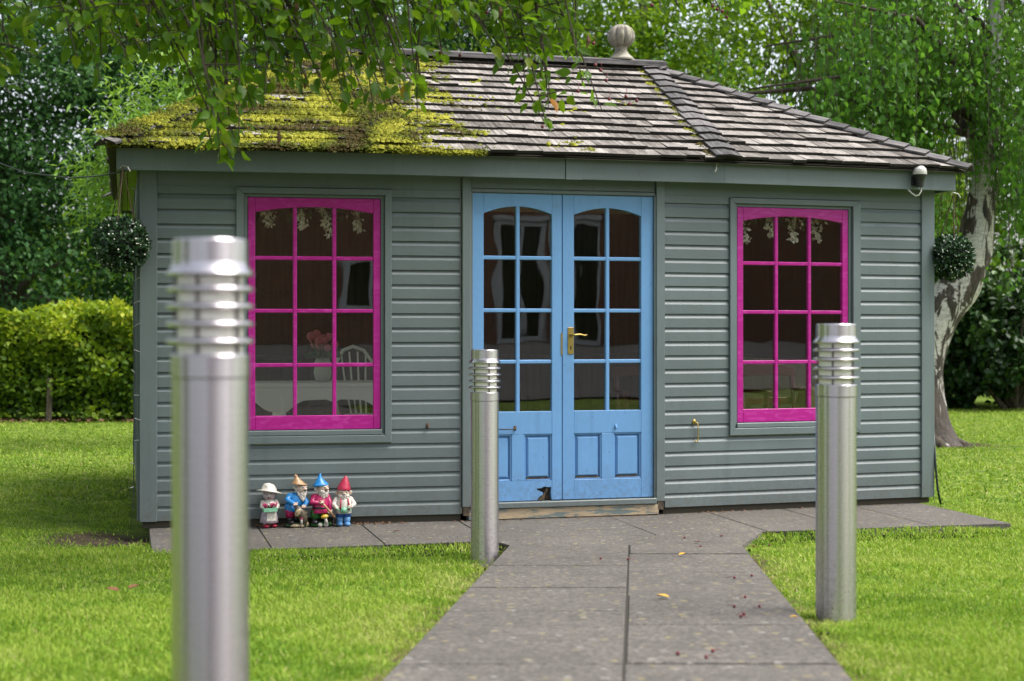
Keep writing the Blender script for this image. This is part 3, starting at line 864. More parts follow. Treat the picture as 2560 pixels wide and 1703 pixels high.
roof = m.build('roof', DARKWOOD, house, fixn=False)
tag(roof, 'weathered cedar shingle hipped roof with a mossy left end')
EXPO = .158
class Facet:
    def __init__(f, e0, e1, t0, t1):
        f.e0, f.e1, f.t0, f.t1 = v3(e0, ZE - .028), v3(e1, ZE - .028), v3(t0, ZR - .028), v3(t1, ZR - .028)
        f.t = (f.e1 - f.e0).normalized()
        u = (f.t0 - f.e0); u = u - f.t * u.dot(f.t)
        f.H = u.length; f.u = u / f.H; f.n = f.t.cross(f.u)
        f.L = (f.e1 - f.e0).length
        f.l1 = (f.t0 - f.e0).dot(f.t); f.r1 = (f.t1 - f.e0).dot(f.t)
    def lo(f, v): return f.l1 * v / f.H
    def hi(f, v): return f.L + (f.r1 - f.L) * v / f.H
    def P(f, s, v, h=0): return f.e0 + f.t * s + f.u * v + f.n * h
def shingles(f, seed):
    """yields (verts, uvs) per shingle"""
    r = random.Random(seed); res = []
    K = int(math.ceil(f.H / EXPO))
    for k in range(K):
        v0 = k * EXPO; v1 = min(v0 + EXPO * 1.35, f.H)
        vt = min(v0 + EXPO, f.H)
        s = f.lo(v0) - r.uniform(0, .1)
        while s < f.hi(v0):
            w = r.choice((.10, .125, .14, .155, .17, .19)) * r.uniform(.93, 1.07)
            a0, b0 = max(s, f.lo(v0)), min(s + w - .004, f.hi(v0))
            a1, b1 = max(s, f.lo(v1)), min(s + w - .004, f.hi(v1))
            if b0 - a0 > .015:
                if b1 - a1 < .004:
                    mid = min(max((a1 + b1) / 2, f.lo(v1)), max(f.lo(v1), f.hi(v1))); a1, b1 = mid - .002, mid + .002
                j0, j1 = r.uniform(-.009, .007), r.uniform(-.004, .004)
                h = .029 + r.uniform(-.003, .007); cu = r.uniform(-.002, .003)
                th = r.uniform(.016, .021)
                vs = [f.P(a0, v0 + j0, h), f.P(b0, v0 + j0 + j1, h + cu), f.P(b1, v1, .005), f.P(a1, v1, .005),
                      f.P(a0, v0 + j0, h - th), f.P(b0, v0 + j0 + j1, h + cu - th), f.P(b1, v1, .001), f.P(a1, v1, .001)]
                o = r.uniform(0, 40)
                uv = [(a0 + o, 0), (b0 + o, 0), (b1 + o, .2), (a1 + o, .2)] * 2
                res.append((k, vs, uv))
            s += w
    return res
SF = [(0, 1, 2, 3), (7, 6, 5, 4), (4, 5, 1, 0), (5, 6, 2, 1), (7, 4, 0, 3)]
def shingle_obj(items, name, mat, parent, kind=None):
    vs, fs, uvs = [], [], []
    for (_, v, uv) in items:
        b = len(vs); vs += [tuple(p) for p in v]
        for q in SF:
            fs.append(tuple(i + b for i in q)); uvs += [uv[i] for i in q]
    me = bpy.data.meshes.new(name); me.from_pydata(vs, [], fs)
    ul = me.uv_layers.new(name='grain'); ul.data.foreach_set('uv', np.array(uvs, np.float32).ravel())
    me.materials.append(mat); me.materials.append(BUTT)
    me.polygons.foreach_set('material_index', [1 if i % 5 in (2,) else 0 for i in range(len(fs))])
    o = bpy.data.objects.new(name, me); link(o); o.parent = parent
    if kind: o['kind'] = kind
    return o
FA, FB, FC = Facet(Ao, Bo, rl, rl), Facet(Bo, Co, rl, rr), Facet(Co, Do, rr, rr)
FD, FE, FG = Facet(Do, Eo, rr, rr), Facet(Eo, Go, rr, rl), Facet(Go, Ao, rl, rl)
S_A, S_B, S_C = shingles(FA, 1), shingles(FB, 2), shingles(FC, 3)
allf = [(s[0] + (0 if q is not S_A else .5), s) for q in (S_C, S_B, S_A) for s in q]
allf.sort(key=lambda x: x[0])
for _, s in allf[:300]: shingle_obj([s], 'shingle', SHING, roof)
rest = [s for _, s in allf[300:]]
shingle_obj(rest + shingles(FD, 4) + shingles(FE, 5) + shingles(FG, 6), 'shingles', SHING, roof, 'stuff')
# hip caps: overlapping V-shaped shingles up each hip
def hip(P, top, wl, wr, n_l, n_r, parent=roof, seed=0, w=.085, tip=.07):
    r = random.Random(seed)
    a, b = v3(P, ZE - .012), v3(top, ZR - .005)
    d = (b - a); L = d.length; d /= L
    a = a - d * tip; L += tip
    k = 0; v = 0.0
    sl = (wl - d * wl.dot(d)).normalized(); sr = (wr - d * wr.dot(d)).normalized()
    while v < L - .05:
        v1 = min(v + .205, L); o = r.uniform(0, 40); th = .014
        h0, h1 = .040 + r.uniform(-.003, .004), .022
        ww = w * r.uniform(.92, 1.08)
        its = []
        for (sd, nn) in ((sl, n_l), (sr, n_r)):
            p0, p1 = a + d * v, a + d * v1
            q = [p0 + nn * h0, p0 + sd * ww + nn * (h0 - .008), p1 + sd * ww + nn * (h1 - .01), p1 + nn * h1]
            q2 = [x - nn * th for x in q]
            uv = [(o, 0), (o + .09, 0), (o + .09, .2), (o, .2)] * 2
            its.append((0, q + q2, uv))
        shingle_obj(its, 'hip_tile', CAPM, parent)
        v += .158; k += 1
hip(Co, rr, -FB.t, FC.t, FB.n, FC.n, seed=1, tip=.03)
hip(Bo, rl, -FA.t, FB.t, FA.n, FB.n, seed=2, tip=-.03)
hip(Do, rr, -FC.t, FD.t, FC.n, FD.n, seed=3, tip=.035)
hip(Ao, rl, -FG.t, FA.t, FG.n, FA.n, seed=4, tip=.035)
hip(Eo, rr, -FD.t, FE.t, FD.n, FE.n, seed=5, tip=.035)
hip(Go, rl, -FE.t, FG.t, FE.n, FG.n, seed=6, tip=.035)
# ridge boards
for y0, y1, tl in ((RY - .11, RY - .003, 1), (RY + .003, RY + .11, -1)):
    m = MB(); za, zb_ = ZR + .012, ZR + .047
    m.add([(RL - .12, y0, za - (.03 if tl > 0 else 0)), (RR + .10, y0, za - (.03 if tl > 0 else 0)), (RR + .10, y1, za - (.03 if tl < 0 else 0)), (RL - .12, y1, za - (.03 if tl < 0 else 0)),
           (RL - .12, y0, zb_ - (.03 if tl > 0 else 0)), (RR + .10, y0, zb_ - (.03 if tl > 0 else 0)), (RR + .10, y1, zb_ - (.03 if tl < 0 else 0)), (RL - .12, y1, zb_ - (.03 if tl < 0 else 0))],
          [(0, 3, 2, 1), (4, 5, 6, 7), (0, 1, 5, 4), (1, 2, 6, 5), (2, 3, 7, 6), (3, 0, 4, 7)])
    o = m.build('ridge_board', CAPM, roof)
    ul = o.data.uv_layers.new(name='grain')
    for lo_ in o.data.loops:
        c_ = o.data.vertices[lo_.vertex_index].co; ul.data[lo_.index].uv = (c_.y + c_.z, c_.x)
# fluted ball finial
zf = ZR + .03
m = MB(); m.lathe([(.105, zf), (.105, zf + .012), (.085, zf + .03), (.060, zf + .055), (.047, zf + .08), (.050, zf + .10), (.060, zf + .108)], 20, c=(1.0, RY))
fb = auto_smooth(m.build('finial', FIN, house)); 
m = MB(); prof = []
zc = zf + .19
for i in range(15):
    a_ = -1.12 + i * (1.28 + 1.12) / 14
    prof.append((.108 * math.cos(a_) ** .85, zc + .092 * math.sin(a_)))
prof += [(.050, zc + .082), (.030, zc + .074)]
m.lathe(prof, 64, c=(1.0, RY), mod=lambda t_, z: 1 - .24 * max(0.0, 1 - abs(math.sin(t_ * 4.0)) * 2.2) ** .8 - .03 * (1 - abs(math.sin(t_ * 4.0))))
m.build('fluted_ball', FIN, fb, smooth=True)

# moss on the roof: cushions and fuzz clinging to the shingles
def moss_mask(x, v, f):
    s = 0.5 + 1.1 * noise.noise(Vector((x * 2.2, v * 2.6, 3.1))) + .45 * noise.noise(Vector((x * 8, v * 9, 1.7)))
    lat = max(0.0, min(1.0, (-.46 - x) / .70))              # thick on the left end
    low = max(0.0, 1 - v / 1.9)
    return s * 1.0 + lat * (.58 * low + .40) - .86 + .30 * math.exp(-((x + 1.13) / .22) ** 2) - .5 * max(0, x + .5)
def to_local(f, s, v, h): return f.P(s, v, h)
cush, fuzz = [], []
rr_ = random.Random(5)
for f in (FA, FB):
    for _ in range(24000):
        v = rr_.random() * f.H; lo, hi = f.lo(v), f.hi(v)
        s = rr_.uniform(lo, hi)
        p = f.P(s, v, 0)
        ph = (v / EXPO) % 1.0
        edge = .20 * math.exp(-((ph - .97) / .16) ** 2) + .10 * math.exp(-((ph) / .10) ** 2)
        if moss_mask(p.x, v, f) + edge - .09 + rr_.gauss(0, .17) > 0:
            h = .021 * (1 - ph) + .004
            cush.append((f.P(s, v, h), f.n, rr_.uniform(.008, .024), rr_.random()))
# along hips A, B and C
for (P, top, cnt, fade) in ((Ao, rl, 1700, 1.0), (Bo, rl, 1600, 1.0), (Co, rr, 420, .75)):
    for _ in range(cnt):
        u_ = rr_.random() ** 1.2
        if rr_.random() > fade * (1.0 - .35 * u_): continue
        c_ = v3(P, ZE).lerp(v3(top, ZR), u_)
        if P is Co: c_ = c_ + (-FB.t) * rr_.uniform(.075, .14) + Vector((0, 0, -.012))
        elif P is Bo: c_ = c_ + FB.t * rr_.gauss(0, .09) + Vector((0, 0, .030))
        else: c_ = c_ + FA.t * rr_.gauss(.03, .06) + Vector((0, 0, .034))
        cush.append((c_, FB.n, rr_.uniform(.007, .018), rr_.random()))
# hanging beard at the eave
for f, a0_, a1_ in ((FA, .0, 1.0), (FB, .0, .26)):
    for _ in range(700):
        s = rr_.uniform(a0_, a1_) * f.L
        cush.append((f.P(s, rr_.uniform(-.02, .01), rr_.uniform(-.006, .02)), f.n, rr_.uniform(.008, .016), rr_.random() * .5))
base = []
for i in range(6): base.append((math.cos(i * math.pi / 3), math.sin(i * math.pi / 3), 0))
for i in range(6): base.append((.62 * math.cos(i * math.pi / 3 + .5), .62 * math.sin(i * math.pi / 3 + .5), .55))
base.append((0, 0, .75)); base = np.array(base)
tri = np.array([(i, (i + 1) % 6, 6 + i) for i in range(6)] + [((i + 1) % 6, 6 + (i + 1) % 6, 6 + i) for i in range(6)] + [(6 + i, 6 + (i + 1) % 6, 12) for i in range(6)])
P_ = np.array([c[0] for c in cush]); N_ = np.array([c[1] for c in cush]); S_ = np.array([c[2] for c in cush]); T_ = np.array([c[3] for c in cush])
X_ = norm(np.cross(N_, rnd3(len(P_)))); Y_ = np.cross(N_, X_)
jit = 1 + .35 * rng.normal(size=(len(P_), 13, 1)) * .6
bb = base[None] * S_[:, None, None] * jit
V = P_[:, None] + bb[:, :, 0:1] * X_[:, None] + bb[:, :, 1:2] * Y_[:, None] + bb[:, :, 2:3] * N_[:, None] * .9
F = tri[None] + (np.arange(len(P_)) * 13)[:, None, None]
patch = np.array([noise.noise(Vector((p[0] * 4, p[1] * 4, p[2] * 4))) for p in P_])
tn = np.clip(.52 + .5 * (T_ - .5) + 1.15 * patch, 0, 1)
Vm, Fm, tm = V.reshape(-1, 3), F.reshape(-1, 3), np.repeat(tn, 18)
# fuzz: upright filaments on the cushions
rep = 5
Pf = np.repeat(P_, rep, 0) + rng.normal(size=(len(P_) * rep, 3)) * .009
Df = norm(np.repeat(N_, rep, 0) + .6 * rng.normal(size=(len(Pf), 3)))
Vf, Ff, tf_ = leaves(Pf, Df, rnd3(len(Pf)), rng.uniform(.010, .022, len(Pf)), (np.array([(-.12, 0, 0), (.12, 0, 0), (0, 1, 0)]), np.array([(0, 1, 2)])), np.clip(np.repeat(tn, rep) + rng.normal(0, .18, len(Pf)), 0, 1))
moss = fast('roof_moss', np.vstack([Vm, Vf]), np.vstack([Fm, Ff + len(Vm)]), MOSS, roof, np.concatenate([tm, tf_]), kind='stuff')

# room inside -----------------------------------------------------------
fl = MB(); fp = [(-2.58, .18), (-.66, .06), (.69, .06), (2.68, .18), (2.68, DEPTH - .07), (-2.58, DEPTH - .07)]
fl.add([(*p, .118) for p in fp] + [(*p, .06) for p in fp], [tuple(range(6)), tuple(range(11, 5, -1))]); fl.build('floor', FLOORW, house)
cl = MB(); cl.add([(*p, ZT + .03) for p in fp], [tuple(range(5, -1, -1))]); cl.build('ceiling', CREAM, house)
TB2 = seg((-2.56, DEPTH - .085), (2.66, DEPTH - .085)); 
x = .0
while x < TB2.L - .05:
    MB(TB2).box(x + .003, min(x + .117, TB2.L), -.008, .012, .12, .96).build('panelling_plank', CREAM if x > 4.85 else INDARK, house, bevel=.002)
    x += .12
MB(TB2).box(0, TB2.L, -.006, .075, .962, .995).build('dado_shelf', INDARK, house)
TR2 = seg((2.668, DEPTH - .09), (2.668, 1.35)); x = .0
while x < TR2.L - .05:
    MB(TR2).box(x + .003, min(x + .117, TR2.L), -.008, .012, .12, .96).build('panelling_plank', CREAM, house, bevel=.002)
    x += .12
MB(TR2).box(0.08, TR2.L, -.006, .06, .962, .993).build('dado_shelf', INDARK, house)

# ------------------------------------------------------------------ furniture seen through the glass
def at(px, py, Y):
    """a point of the scene at distance Y seen in direction (px, py) of a 2357 px wide view"""
    return ((px - 1178) / 3442 * Y, Y, 1.24 - (py - 752) / 3442 * Y)
def w(x, y): return L2W(x, y)
tx, ty = -1.57, 10.66
tb = thing('side_table', 'white painted table with scalloped apron and curved legs behind left window', 'table', (tx + .28, ty, .118), TH - R(3.6))
m = MB(); m.box(-.60, .60, -.25, .25, .695, .730); m.build('table_top', TABLEW, tb, bevel=.006)
out_ = [(-.57, .695), (.57, .695), (.57, .63)] + [(.57 - .16 * i / 6, .63 - .10 * math.sin(i / 6 * math.pi / 2)) for i in range(1, 7)] + [(.32, .53)] + [(.32 - .14 * i / 6, .53 + .08 * math.sin(i / 6 * math.pi / 2)) for i in range(1, 7)] + [(.05, .615), (.0, .595), (-.05, .615)] + [(-.18 - .14 * i / 6, .61 - .08 * (1 - math.cos(i / 6 * math.pi / 2))) for i in range(7)] + [(-.41, .53)] + [(-.41 - .16 * i / 6, .53 + .10 * (1 - math.cos(i / 6 * math.pi / 2))) for i in range(1, 7)]
m = MB(); m.prism(out_, -.25, -.225); m.build('table_apron', TABLEW, tb)
for sx in (-1, 1):
    for sy in (-1, 1):
        m = MB(); m.tube([(sx * .36, sy * .215, .695), (sx * .365, sy * .218, .52), (sx * .37, sy * .22, .34), (sx * .35, sy * .21, .12), (sx * .37, sy * .225, .0)], [.035, .042, .030, .018, .022], 8); m.build('leg', TABLEW, tb, smooth=True)
m = MB(); vx, vy = tx + .10, ty
vs_t = thing('flower_vase', 'grey vase of pink artificial flowers on the white table', 'vase', (vx + .12, vy, .118 + .731))
m = MB(); m.lathe([(.05, 0), (.065, .06), (.055, .14), (.045, .17)], 14); m.build('vase', WHITEP, vs_t, smooth=True)
m = MB(); mg = MB()
for i in range(16):
    a_, b_ = random.uniform(0, 6.28), random.uniform(.02, .13)
    p = (b_ * math.cos(a_), b_ * math.sin(a_), .24 + random.uniform(0, .10))
    m.ell(p, random.uniform(.028, .042), nu=7, nv=5)
    mg.tube([(0, 0, .14), (p[0] * .6, p[1] * .6, .2), p], .004, 5)
    mg.ell((p[0] * 1.3, p[1] * 1.3, .19), (.03, .012, .02), (0, 30, math.degrees(a_)), nu=6, nv=4)
m.build('petals', PINKF, vs_t); mg.build('stems', GREENF, vs_t)
# white chair beside the table
ch = thing('metal_chair', 'white chair with arched loop back beside the white table', 'chair', (-1.08, 11.25, .118), TH + R(200))
m = MB(); m.lathe([(.19, .43), (.20, .44), (.20, .455), (.18, .462)], 20); m.build('seat', TABLEW, ch)
for k in range(4):
    a_ = R(45 + 90 * k); m = MB(); m.tube([(.16 * math.cos(a_), .16 * math.sin(a_), .43), (.21 * math.cos(a_), .21 * math.sin(a_), 0)], .013, 8); m.build('leg', TABLEW, ch)
m = MB(); m.tube([(-.18, -.14, .45), (-.20, -.19, .65), (-.17, -.22, .83), (-.09, -.24, .94), (0, -.245, .97), (.09, -.24, .94), (.17, -.22, .83), (.20, -.19, .65), (.18, -.14, .45)], .014, 8)
m.build('loop_back', TABLEW, ch, smooth=True)
m = MB()
for q in (-.09, -.03, .03, .09): m.tube([(q * .7, -.15, .45), (q, -.21, .72), (q * 1.2, -.236, .93)], .007, 6)
m.build('back_spindles', TABLEW, ch)
# mahogany armchairs on the right
def armchair(loc, rz, label):
    c = thing('wooden_armchair', label, 'chair', loc, rz, 'mahogany armchairs inside the summer house')
    for sx in (-1, 1):
        m = MB(); m.tube([(sx * .22, .20, 0), (sx * .22, .20, .44), (sx * .225, .27, .80)], .021, 8); m.build('back_post', MAHOG, c)
        m = MB(); m.tube([(sx * .24, -.20, 0), (sx * .24, -.20, .62)], .021, 8); m.build('leg', MAHOG, c)
        m = MB(); m.box(sx * .24 - .026, sx * .24 + .026, -.25, .23, .62, .648); m.build('arm', MAHOG, c, bevel=.008)
    m = MB(); m.prism([(-.25, .73), (-.12, .745), (.12, .745), (.25, .73), (.25, .80), (.12, .83), (-.12, .83), (-.25, .80)], .24, .275); m.build('crest_rail', MAHOG, c, bevel=.005)
    m = MB(); m.box(-.22, .22, .225, .25, .52, .575); m.build('back_rail', MAHOG, c, bevel=.004)
    m = MB(); m.box(-.25, .25, -.23, .22, .40, .45); m.build('seat', MAHOG, c, bevel=.008)
    return c
armchair((at(1800, 0, 11.35)[0], 11.35, .118), TH + R(4), 'mahogany armchair seen through the right magenta window')
armchair((at(1500, 0, 11.2)[0], 11.2, .118), TH + R(-8), 'mahogany armchair seen through the right door panes')
bk = thing('wicker_bag', 'brown wicker bag standing behind the right window', 'bag', (at(1862, 0, 11.2)[0], 11.2, .118 + .455), TH)
m = MB(); m.prism([(-.10, 0), (.12, 0), (.10, .20), (-.04, .22)], -.10, .10); m.build('bag_body', RUSH, bk, bevel=.02)
# garlands of white artificial wisteria at the window heads
def garland(T, s_list, label):
    g = thing('flower_garland', label, 'garland', (*L2W(*T((s_list[0] + s_list[-1]) / 2, -.14, 0).to_2d()), 2.10), TH, 'white flower garlands inside the windows')
    base_ = T((s_list[0] + s_list[-1]) / 2, -.14, 2.10)
    for s in s_list:
        c0 = T(s, -.14, 2.06) - base_
        L_ = random.uniform(.15, .24); Ps = []
        n_ = 110
        u_ = rng.random(n_)
        P = np.stack([c0.x + rng.normal(0, 1, n_) * .034 * (1 - .72 * u_) + .02 * u_, c0.y + rng.normal(0, 1, n_) * .03 * (1 - .7 * u_), c0.z - L_ * u_ - .02], -1)
        V, F, tn_ = leaves(P, rnd3(n_) + np.array([0, 0, -.6]), rnd3(n_), rng.uniform(.022, .036, n_), LEAF4, rng.random(n_))
        fast('blossom_strand', V, F, FLOWER, g)
    n_ = 90
    ss = rng.uniform(s_list[0] - .08, s_list[-1] + .1, n_)
    P = np.array([tuple(T(a_, -.13 + random.uniform(-.03, .03), 2.03 - abs(random.gauss(0, .04))) - base_) for a_ in ss])
    V, F, tn_ = leaves(P, rnd3(n_) + np.array([0, 0, -.9]), rnd3(n_), rng.uniform(.04, .07, n_), LEAF4, rng.random(n_))
    fast('garland_leaf_mass', V, F, L_SHRUB, g, tn_, kind='stuff')
garland(TL, [.755, .965, 1.13, 1.32], 'white blossom garland hanging inside the left magenta window')
garland(TR, [.66, .86, 1.04, 1.22], 'white blossom garland hanging inside the right magenta window')

# ------------------------------------------------------------------ bollard lights
def bollard(loc, label, rz):
    b = thing('bollard_light', label, 'bollard', loc, rz, 'stainless steel bollard lights beside the path')
    H_ = 1.085
    def L_(prof, name, mat, n=48, par=b):
        m = MB(); m.lathe(prof, n); return auto_smooth(m.build(name, mat, par), 11)
    L_([(.0745, -.06), (.0745, H_ - .272)], 'tube', STEEL)
    L_([(.074, H_ - .271), (.0765, H_ - .269), (.0765, H_ - .228), (.0745, H_ - .225), (.055, H_ - .224)], 'collar', STEEL)
    L_([(.0635, H_ - .224), (.0635, H_ - .07)], 'diffuser', DIFF)
    for k, z in enumerate((.098, .132, .166, .200)):
        m = MB(); m.lathe([(.066, H_ - z - .004), (.077, H_ - z - .0062), (.083, H_ - z - .0045), (.0862, H_ - z - .0008), (.0842, H_ - z + .0032), (.078, H_ - z + .0062), (.072, H_ - z + .0078), (.066, H_ - z + .0085)], 48); m.build('louvre_ring', STEEL, b, smooth=True)
    for k in range(5):
        a_ = R(72 * k + 20); m = MB(); m.tube([(.0685 * math.cos(a_), .0685 * math.sin(a_), H_ - .226), (.0685 * math.cos(a_), .0685 * math.sin(a_), H_ - .065)], .0032, 6); m.build('rod', RODM, b)
    L_([(.062, H_ - .074), (.084, H_ - .072), (.0855, H_ - .068), (.083, H_ - .064), (.0755, H_ - .054), (.0735, H_ - .046), (.0735, H_ - .004), (.0715, H_ - .0008), (.068, H_)], 'cap', STEEL)
    return b
bollard((-.593, 2.94, float(gz(2.94))), 'large blurred stainless steel bollard light nearest the camera, left of the path', R(24))
bollard((-.145, 7.947, .033), 'stainless steel bollard light in front of the left blue door leaf', R(55))
bollard((1.207, 5.57, float(gz(5.57)) - .006), 'stainless steel bollard light on the right lawn in front of the right window', R(12))

# ------------------------------------------------------------------ sensor, wires, baskets
T2 = seg(C, D); sS = 1.455
o_ = T2(sS, .0, 2.19); ox, oy = L2W(o_.x, o_.y)
se = thing('light_sensor', 'white domed light sensor with black base screwed to the right fascia', 'sensor', (ox, oy, 2.20), TH + math.atan2(.12, 1.775))
m = MB(); m.lathe([(.027, .0), (.030, .03), (.034, .055), (.046, .075), (.046, .082)], 20, c=(0, -.052)); m.box(-.035, .035, -.03, -.003, .01, .07); auto_smooth(m.build('base', BLACKP, se))
m = MB(); m.lathe([(.047, .083), (.048, .086), (.048, .108), (.044, .111), (.046, .114), (.043, .124), (.028, .140), (.010, .147)], 24, c=(0, -.052)); auto_smooth(m.build('dome', WHITEP, se))
m = MB(); m.tube([(.008, -.05, .004), (.012, -.05, -.03), (.0, -.045, -.055), (-.02, -.035, -.062), (-.04, -.02, -.045), (-.055, .01, -.012), (-.065, .05, .008)], .006, 8); m.build('cable_loop', WHITEP, se, smooth=True)

def hanging_ball(c, top, r, label, seed):
    g = np.random.default_rng(seed)
    b = thing('hanging_basket', label, 'hanging basket', c, 0, 'topiary balls hung from the eaves')
    n_ = 1500
    d = norm(g.normal(size=(n_, 3))); P = d * r * (1 - .22 * g.random((n_, 1)) ** 2) * (1 + .07 * np.array([noise.noise(Vector(q) * 3) for q in d])[:, None])
    Dn = norm(d + .9 * g.normal(size=(n_, 3)))
    V, F, tn = leaves(P, Dn, d + .4 * g.normal(size=(n_, 3)), g.uniform(.024, .040, n_), LEAF_OVATE, g.random(n_))
    fast('foliage', V, F, L_BALL, b, tn, kind='stuff')
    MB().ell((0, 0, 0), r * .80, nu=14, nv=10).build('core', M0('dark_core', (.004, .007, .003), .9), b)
    n_ = 105
    d = norm(g.normal(size=(n_, 3)) + np.array([0, 0, -.35])); m = MB()
    for q in d: m.ell(tuple(q * r * random.uniform(1.0, 1.09)), random.uniform(.0035, .0058), nu=5, nv=4)
    m.build('flower_buds', FLOWER, b, kind='stuff')
    tp = Vector(top) - Vector(c)
    m = MB()
    for k in range(3):
        a_ = R(120 * k + 30); m.tube([tp, (r * .55 * math.cos(a_), r * .55 * math.sin(a_), r * .75)], .0035, 5)
    m.build('chain', IRON, b)
    m = MB(); m.tube([tp + Vector((-.02, 0, -.005)), tp + Vector((0, 0, .012)), tp + Vector((.03, -.01, .002)), tp + Vector((.045, -.012, -.025))], .0045, 6); m.build('bracket', M0('galvanised_hook', (.30, .29, .27), .5, .6), b)
    return b
hanging_ball((-2.353, 9.0, 1.737), (-2.335, 8.98, 2.195), .158, 'dark leafy hanging ball with white buds by the left eave corner', 3)
hanging_ball((3.096, 10.55, 1.730), (3.105, 10.52, 2.17), .146, 'dark leafy hanging ball with white buds by the right eave corner', 4)
wl = [at(-260, 300, 10.6), at(-60, 355, 10.2), at(60, 398, 9.8), at(160, 410, 9.5), at(230, 405, 9.2), at(296, 392, 8.95)]
m = MB(); m.tube(wl, .0045, 6)
tag(m.build('overhead_wire', CABLE, smooth=True), 'thin dark wire sagging from the left eave corner to the trees', 'wire')
sl_ = thing('string_light', 'dark string of tiny bulbs running down the left corner post', 'fairy lights', (*L2W(-2.695, .11), 0), TH)
m = MB(); pts = [(random.uniform(-.006, .006), random.uniform(-.006, .006), .12 + i * .14) for i in range(15)]
m.tube(pts, .004, 5); m.build('cable', CABLE, sl_)
for i, p in enumerate(pts[1:]):
    m = MB(); e_ = (p[0] + random.choice((-.02, .03, .035)), p[1] - .02, p[2] + random.uniform(-.02, .02)); m.tube([p, e_], .0025, 5); m.ell(e_, .003, nu=6, nv=4); m.build('bulb', BULB, sl_)

# ------------------------------------------------------------------ garden gnomes
def G(name, col, rough=.35):
    m_ = M0(name, col, rough); t = NT(m_)
    a = t.noise(t.coord('Object'), 60, 4, .6); t.col(t.ramp(a, [(.28, tuple(x * .62 for x in col)), (.55, col), (.78, tuple(min(.75, x * 1.15 + .03) for x in col))])); t.bump(a, .3, .003); return m_
gW = G('gnome_white', (.60, .56, .50)); gSkin = G('gnome_skin', (.55, .42, .34)); gPale = G('gnome_pale_skin', (.46, .38, .39)); gBlue = G('gnome_blue', (.015, .20, .52)); gRed = G('gnome_red', (.42, .02, .06)); gPink = G('gnome_crimson', (.40, .012, .10))
gGreen = G('gnome_green', (.02, .14, .02)); gMint = G('gnome_mint', (.18, .42, .27)); gTan = G('gnome_tan', (.42, .24, .12)); gBark = G('gnome_stump', (.10, .08, .055)); gCut = G('gnome_cut_wood', (.36, .29, .17)); gBlk = G('gnome_black', (.012, .012, .014)); gLil = G('gnome_lilac', (.46, .36, .43)); gBoot = G('gnome_boot_blue', (.10, .27, .52)); gYel = G('gnome_yellow', (.55, .36, .04)); gMossy = G('gnome_base_green', (.03, .07, .025)); gNavy = G('gnome_navy', (.02, .10, .36))
def gn(label, px, sc_, rz=0):
    s, dxy = None, None
    X = at(px, 0, 9.22)[0]
    lx_ = W2L(X, 9.22)
    lxx = lx_[0]; 
    wx, wy = L2W(lxx, wfront(lxx) - .10)
    k_ = X / 9.22
    for _ in range(4):
        lxx += (k_ * wy - wx) / cT; wx, wy = L2W(lxx, wfront(lxx) - .10)
    o = thing('garden_gnome', label, 'garden gnome', (wx, wy, .001), TH + R(rz), 'painted garden gnomes lined up by the wall'); o.scale = (sc_ * 1.15, sc_ * 1.08, sc_)
    return o
def part(par, mat, name, fn, smooth=True):
    m = MB(); fn(m); return m.build(name, mat, par, smooth=smooth)
def face(par, c, r, d=(0, -1), skin=gSkin, nose=.011, smile=True):
    """eyes, nose and mouth on a head at c with radius r, looking along d (x, y)"""
    dx, dy = d; px_, py_ = -dy, dx
    P = lambda a, u, out_: (c[0] + dx * out_ + px_ * a, c[1] + dy * out_ + py_ * a, c[2] + u)
    part(par, skin, 'nose', lambda m: m.ell(P(0, -.004, r * 1.02), (nose, nose, nose * .9), nu=8, nv=6))
    for a in (-.36, .36):
        part(par, gW, 'eye', lambda m: m.ell(P(a * r, .25 * r, r * .82), (r * .20, r * .20, r * .22), nu=8, nv=6))
        part(par, gBlk, 'pupil', lambda m: m.ell(P(a * r, .25 * r, r * .99), (r * .10, r * .10, r * .13), nu=6, nv=5))
    if smile: part(par, gBark, 'mouth', lambda m: m.tube([P(-.34 * r, -.42 * r, r * .86), P(0, -.55 * r, r * .95), P(.34 * r, -.42 * r, r * .86)], r * .07, 5))
def beard(m, c, r, L_, d=(0, -1), n_=26):
    rr2 = random.Random(int(c[2] * 1000))
    for i in range(n_):
        a = rr2.uniform(-1.25, 1.25); u = rr2.random()
        dx = d[0] * math.cos(a) - d[1] * math.sin(a); dy = d[0] * math.sin(a) + d[1] * math.cos(a)
        q = (c[0] + dx * r * (.95 - .25 * u), c[1] + dy * r * (.95 - .25 * u), c[2] - L_ * u * (1 - .45 * abs(a)))
        m.ell(q, (r * .26, r * .26, r * .36), nu=7, nv=5)
def arm(m, pts, r): m.tube(pts, r, 8); m.ell(pts[-1], r[-1] if hasattr(r, '__len__') else r, nu=8, nv=6); m.ell(pts[0], r[0] if hasattr(r, '__len__') else r, nu=8, nv=6)
def hand(m, c, s=.013):
    m.ell(c, (s, s, s * .9), nu=8, nv=6)
    for k in range(4): m.ell((c[0] - s * .7 + k * s * .45, c[1] - s * .8, c[2] - s * .15), (s * .26, s * .5, s * .28), nu=6, nv=4)
    m.ell((c[0] + s * .8, c[1] - s * .3, c[2] + s * .6), (s * .3, s * .4, s * .5), nu=6, nv=4)

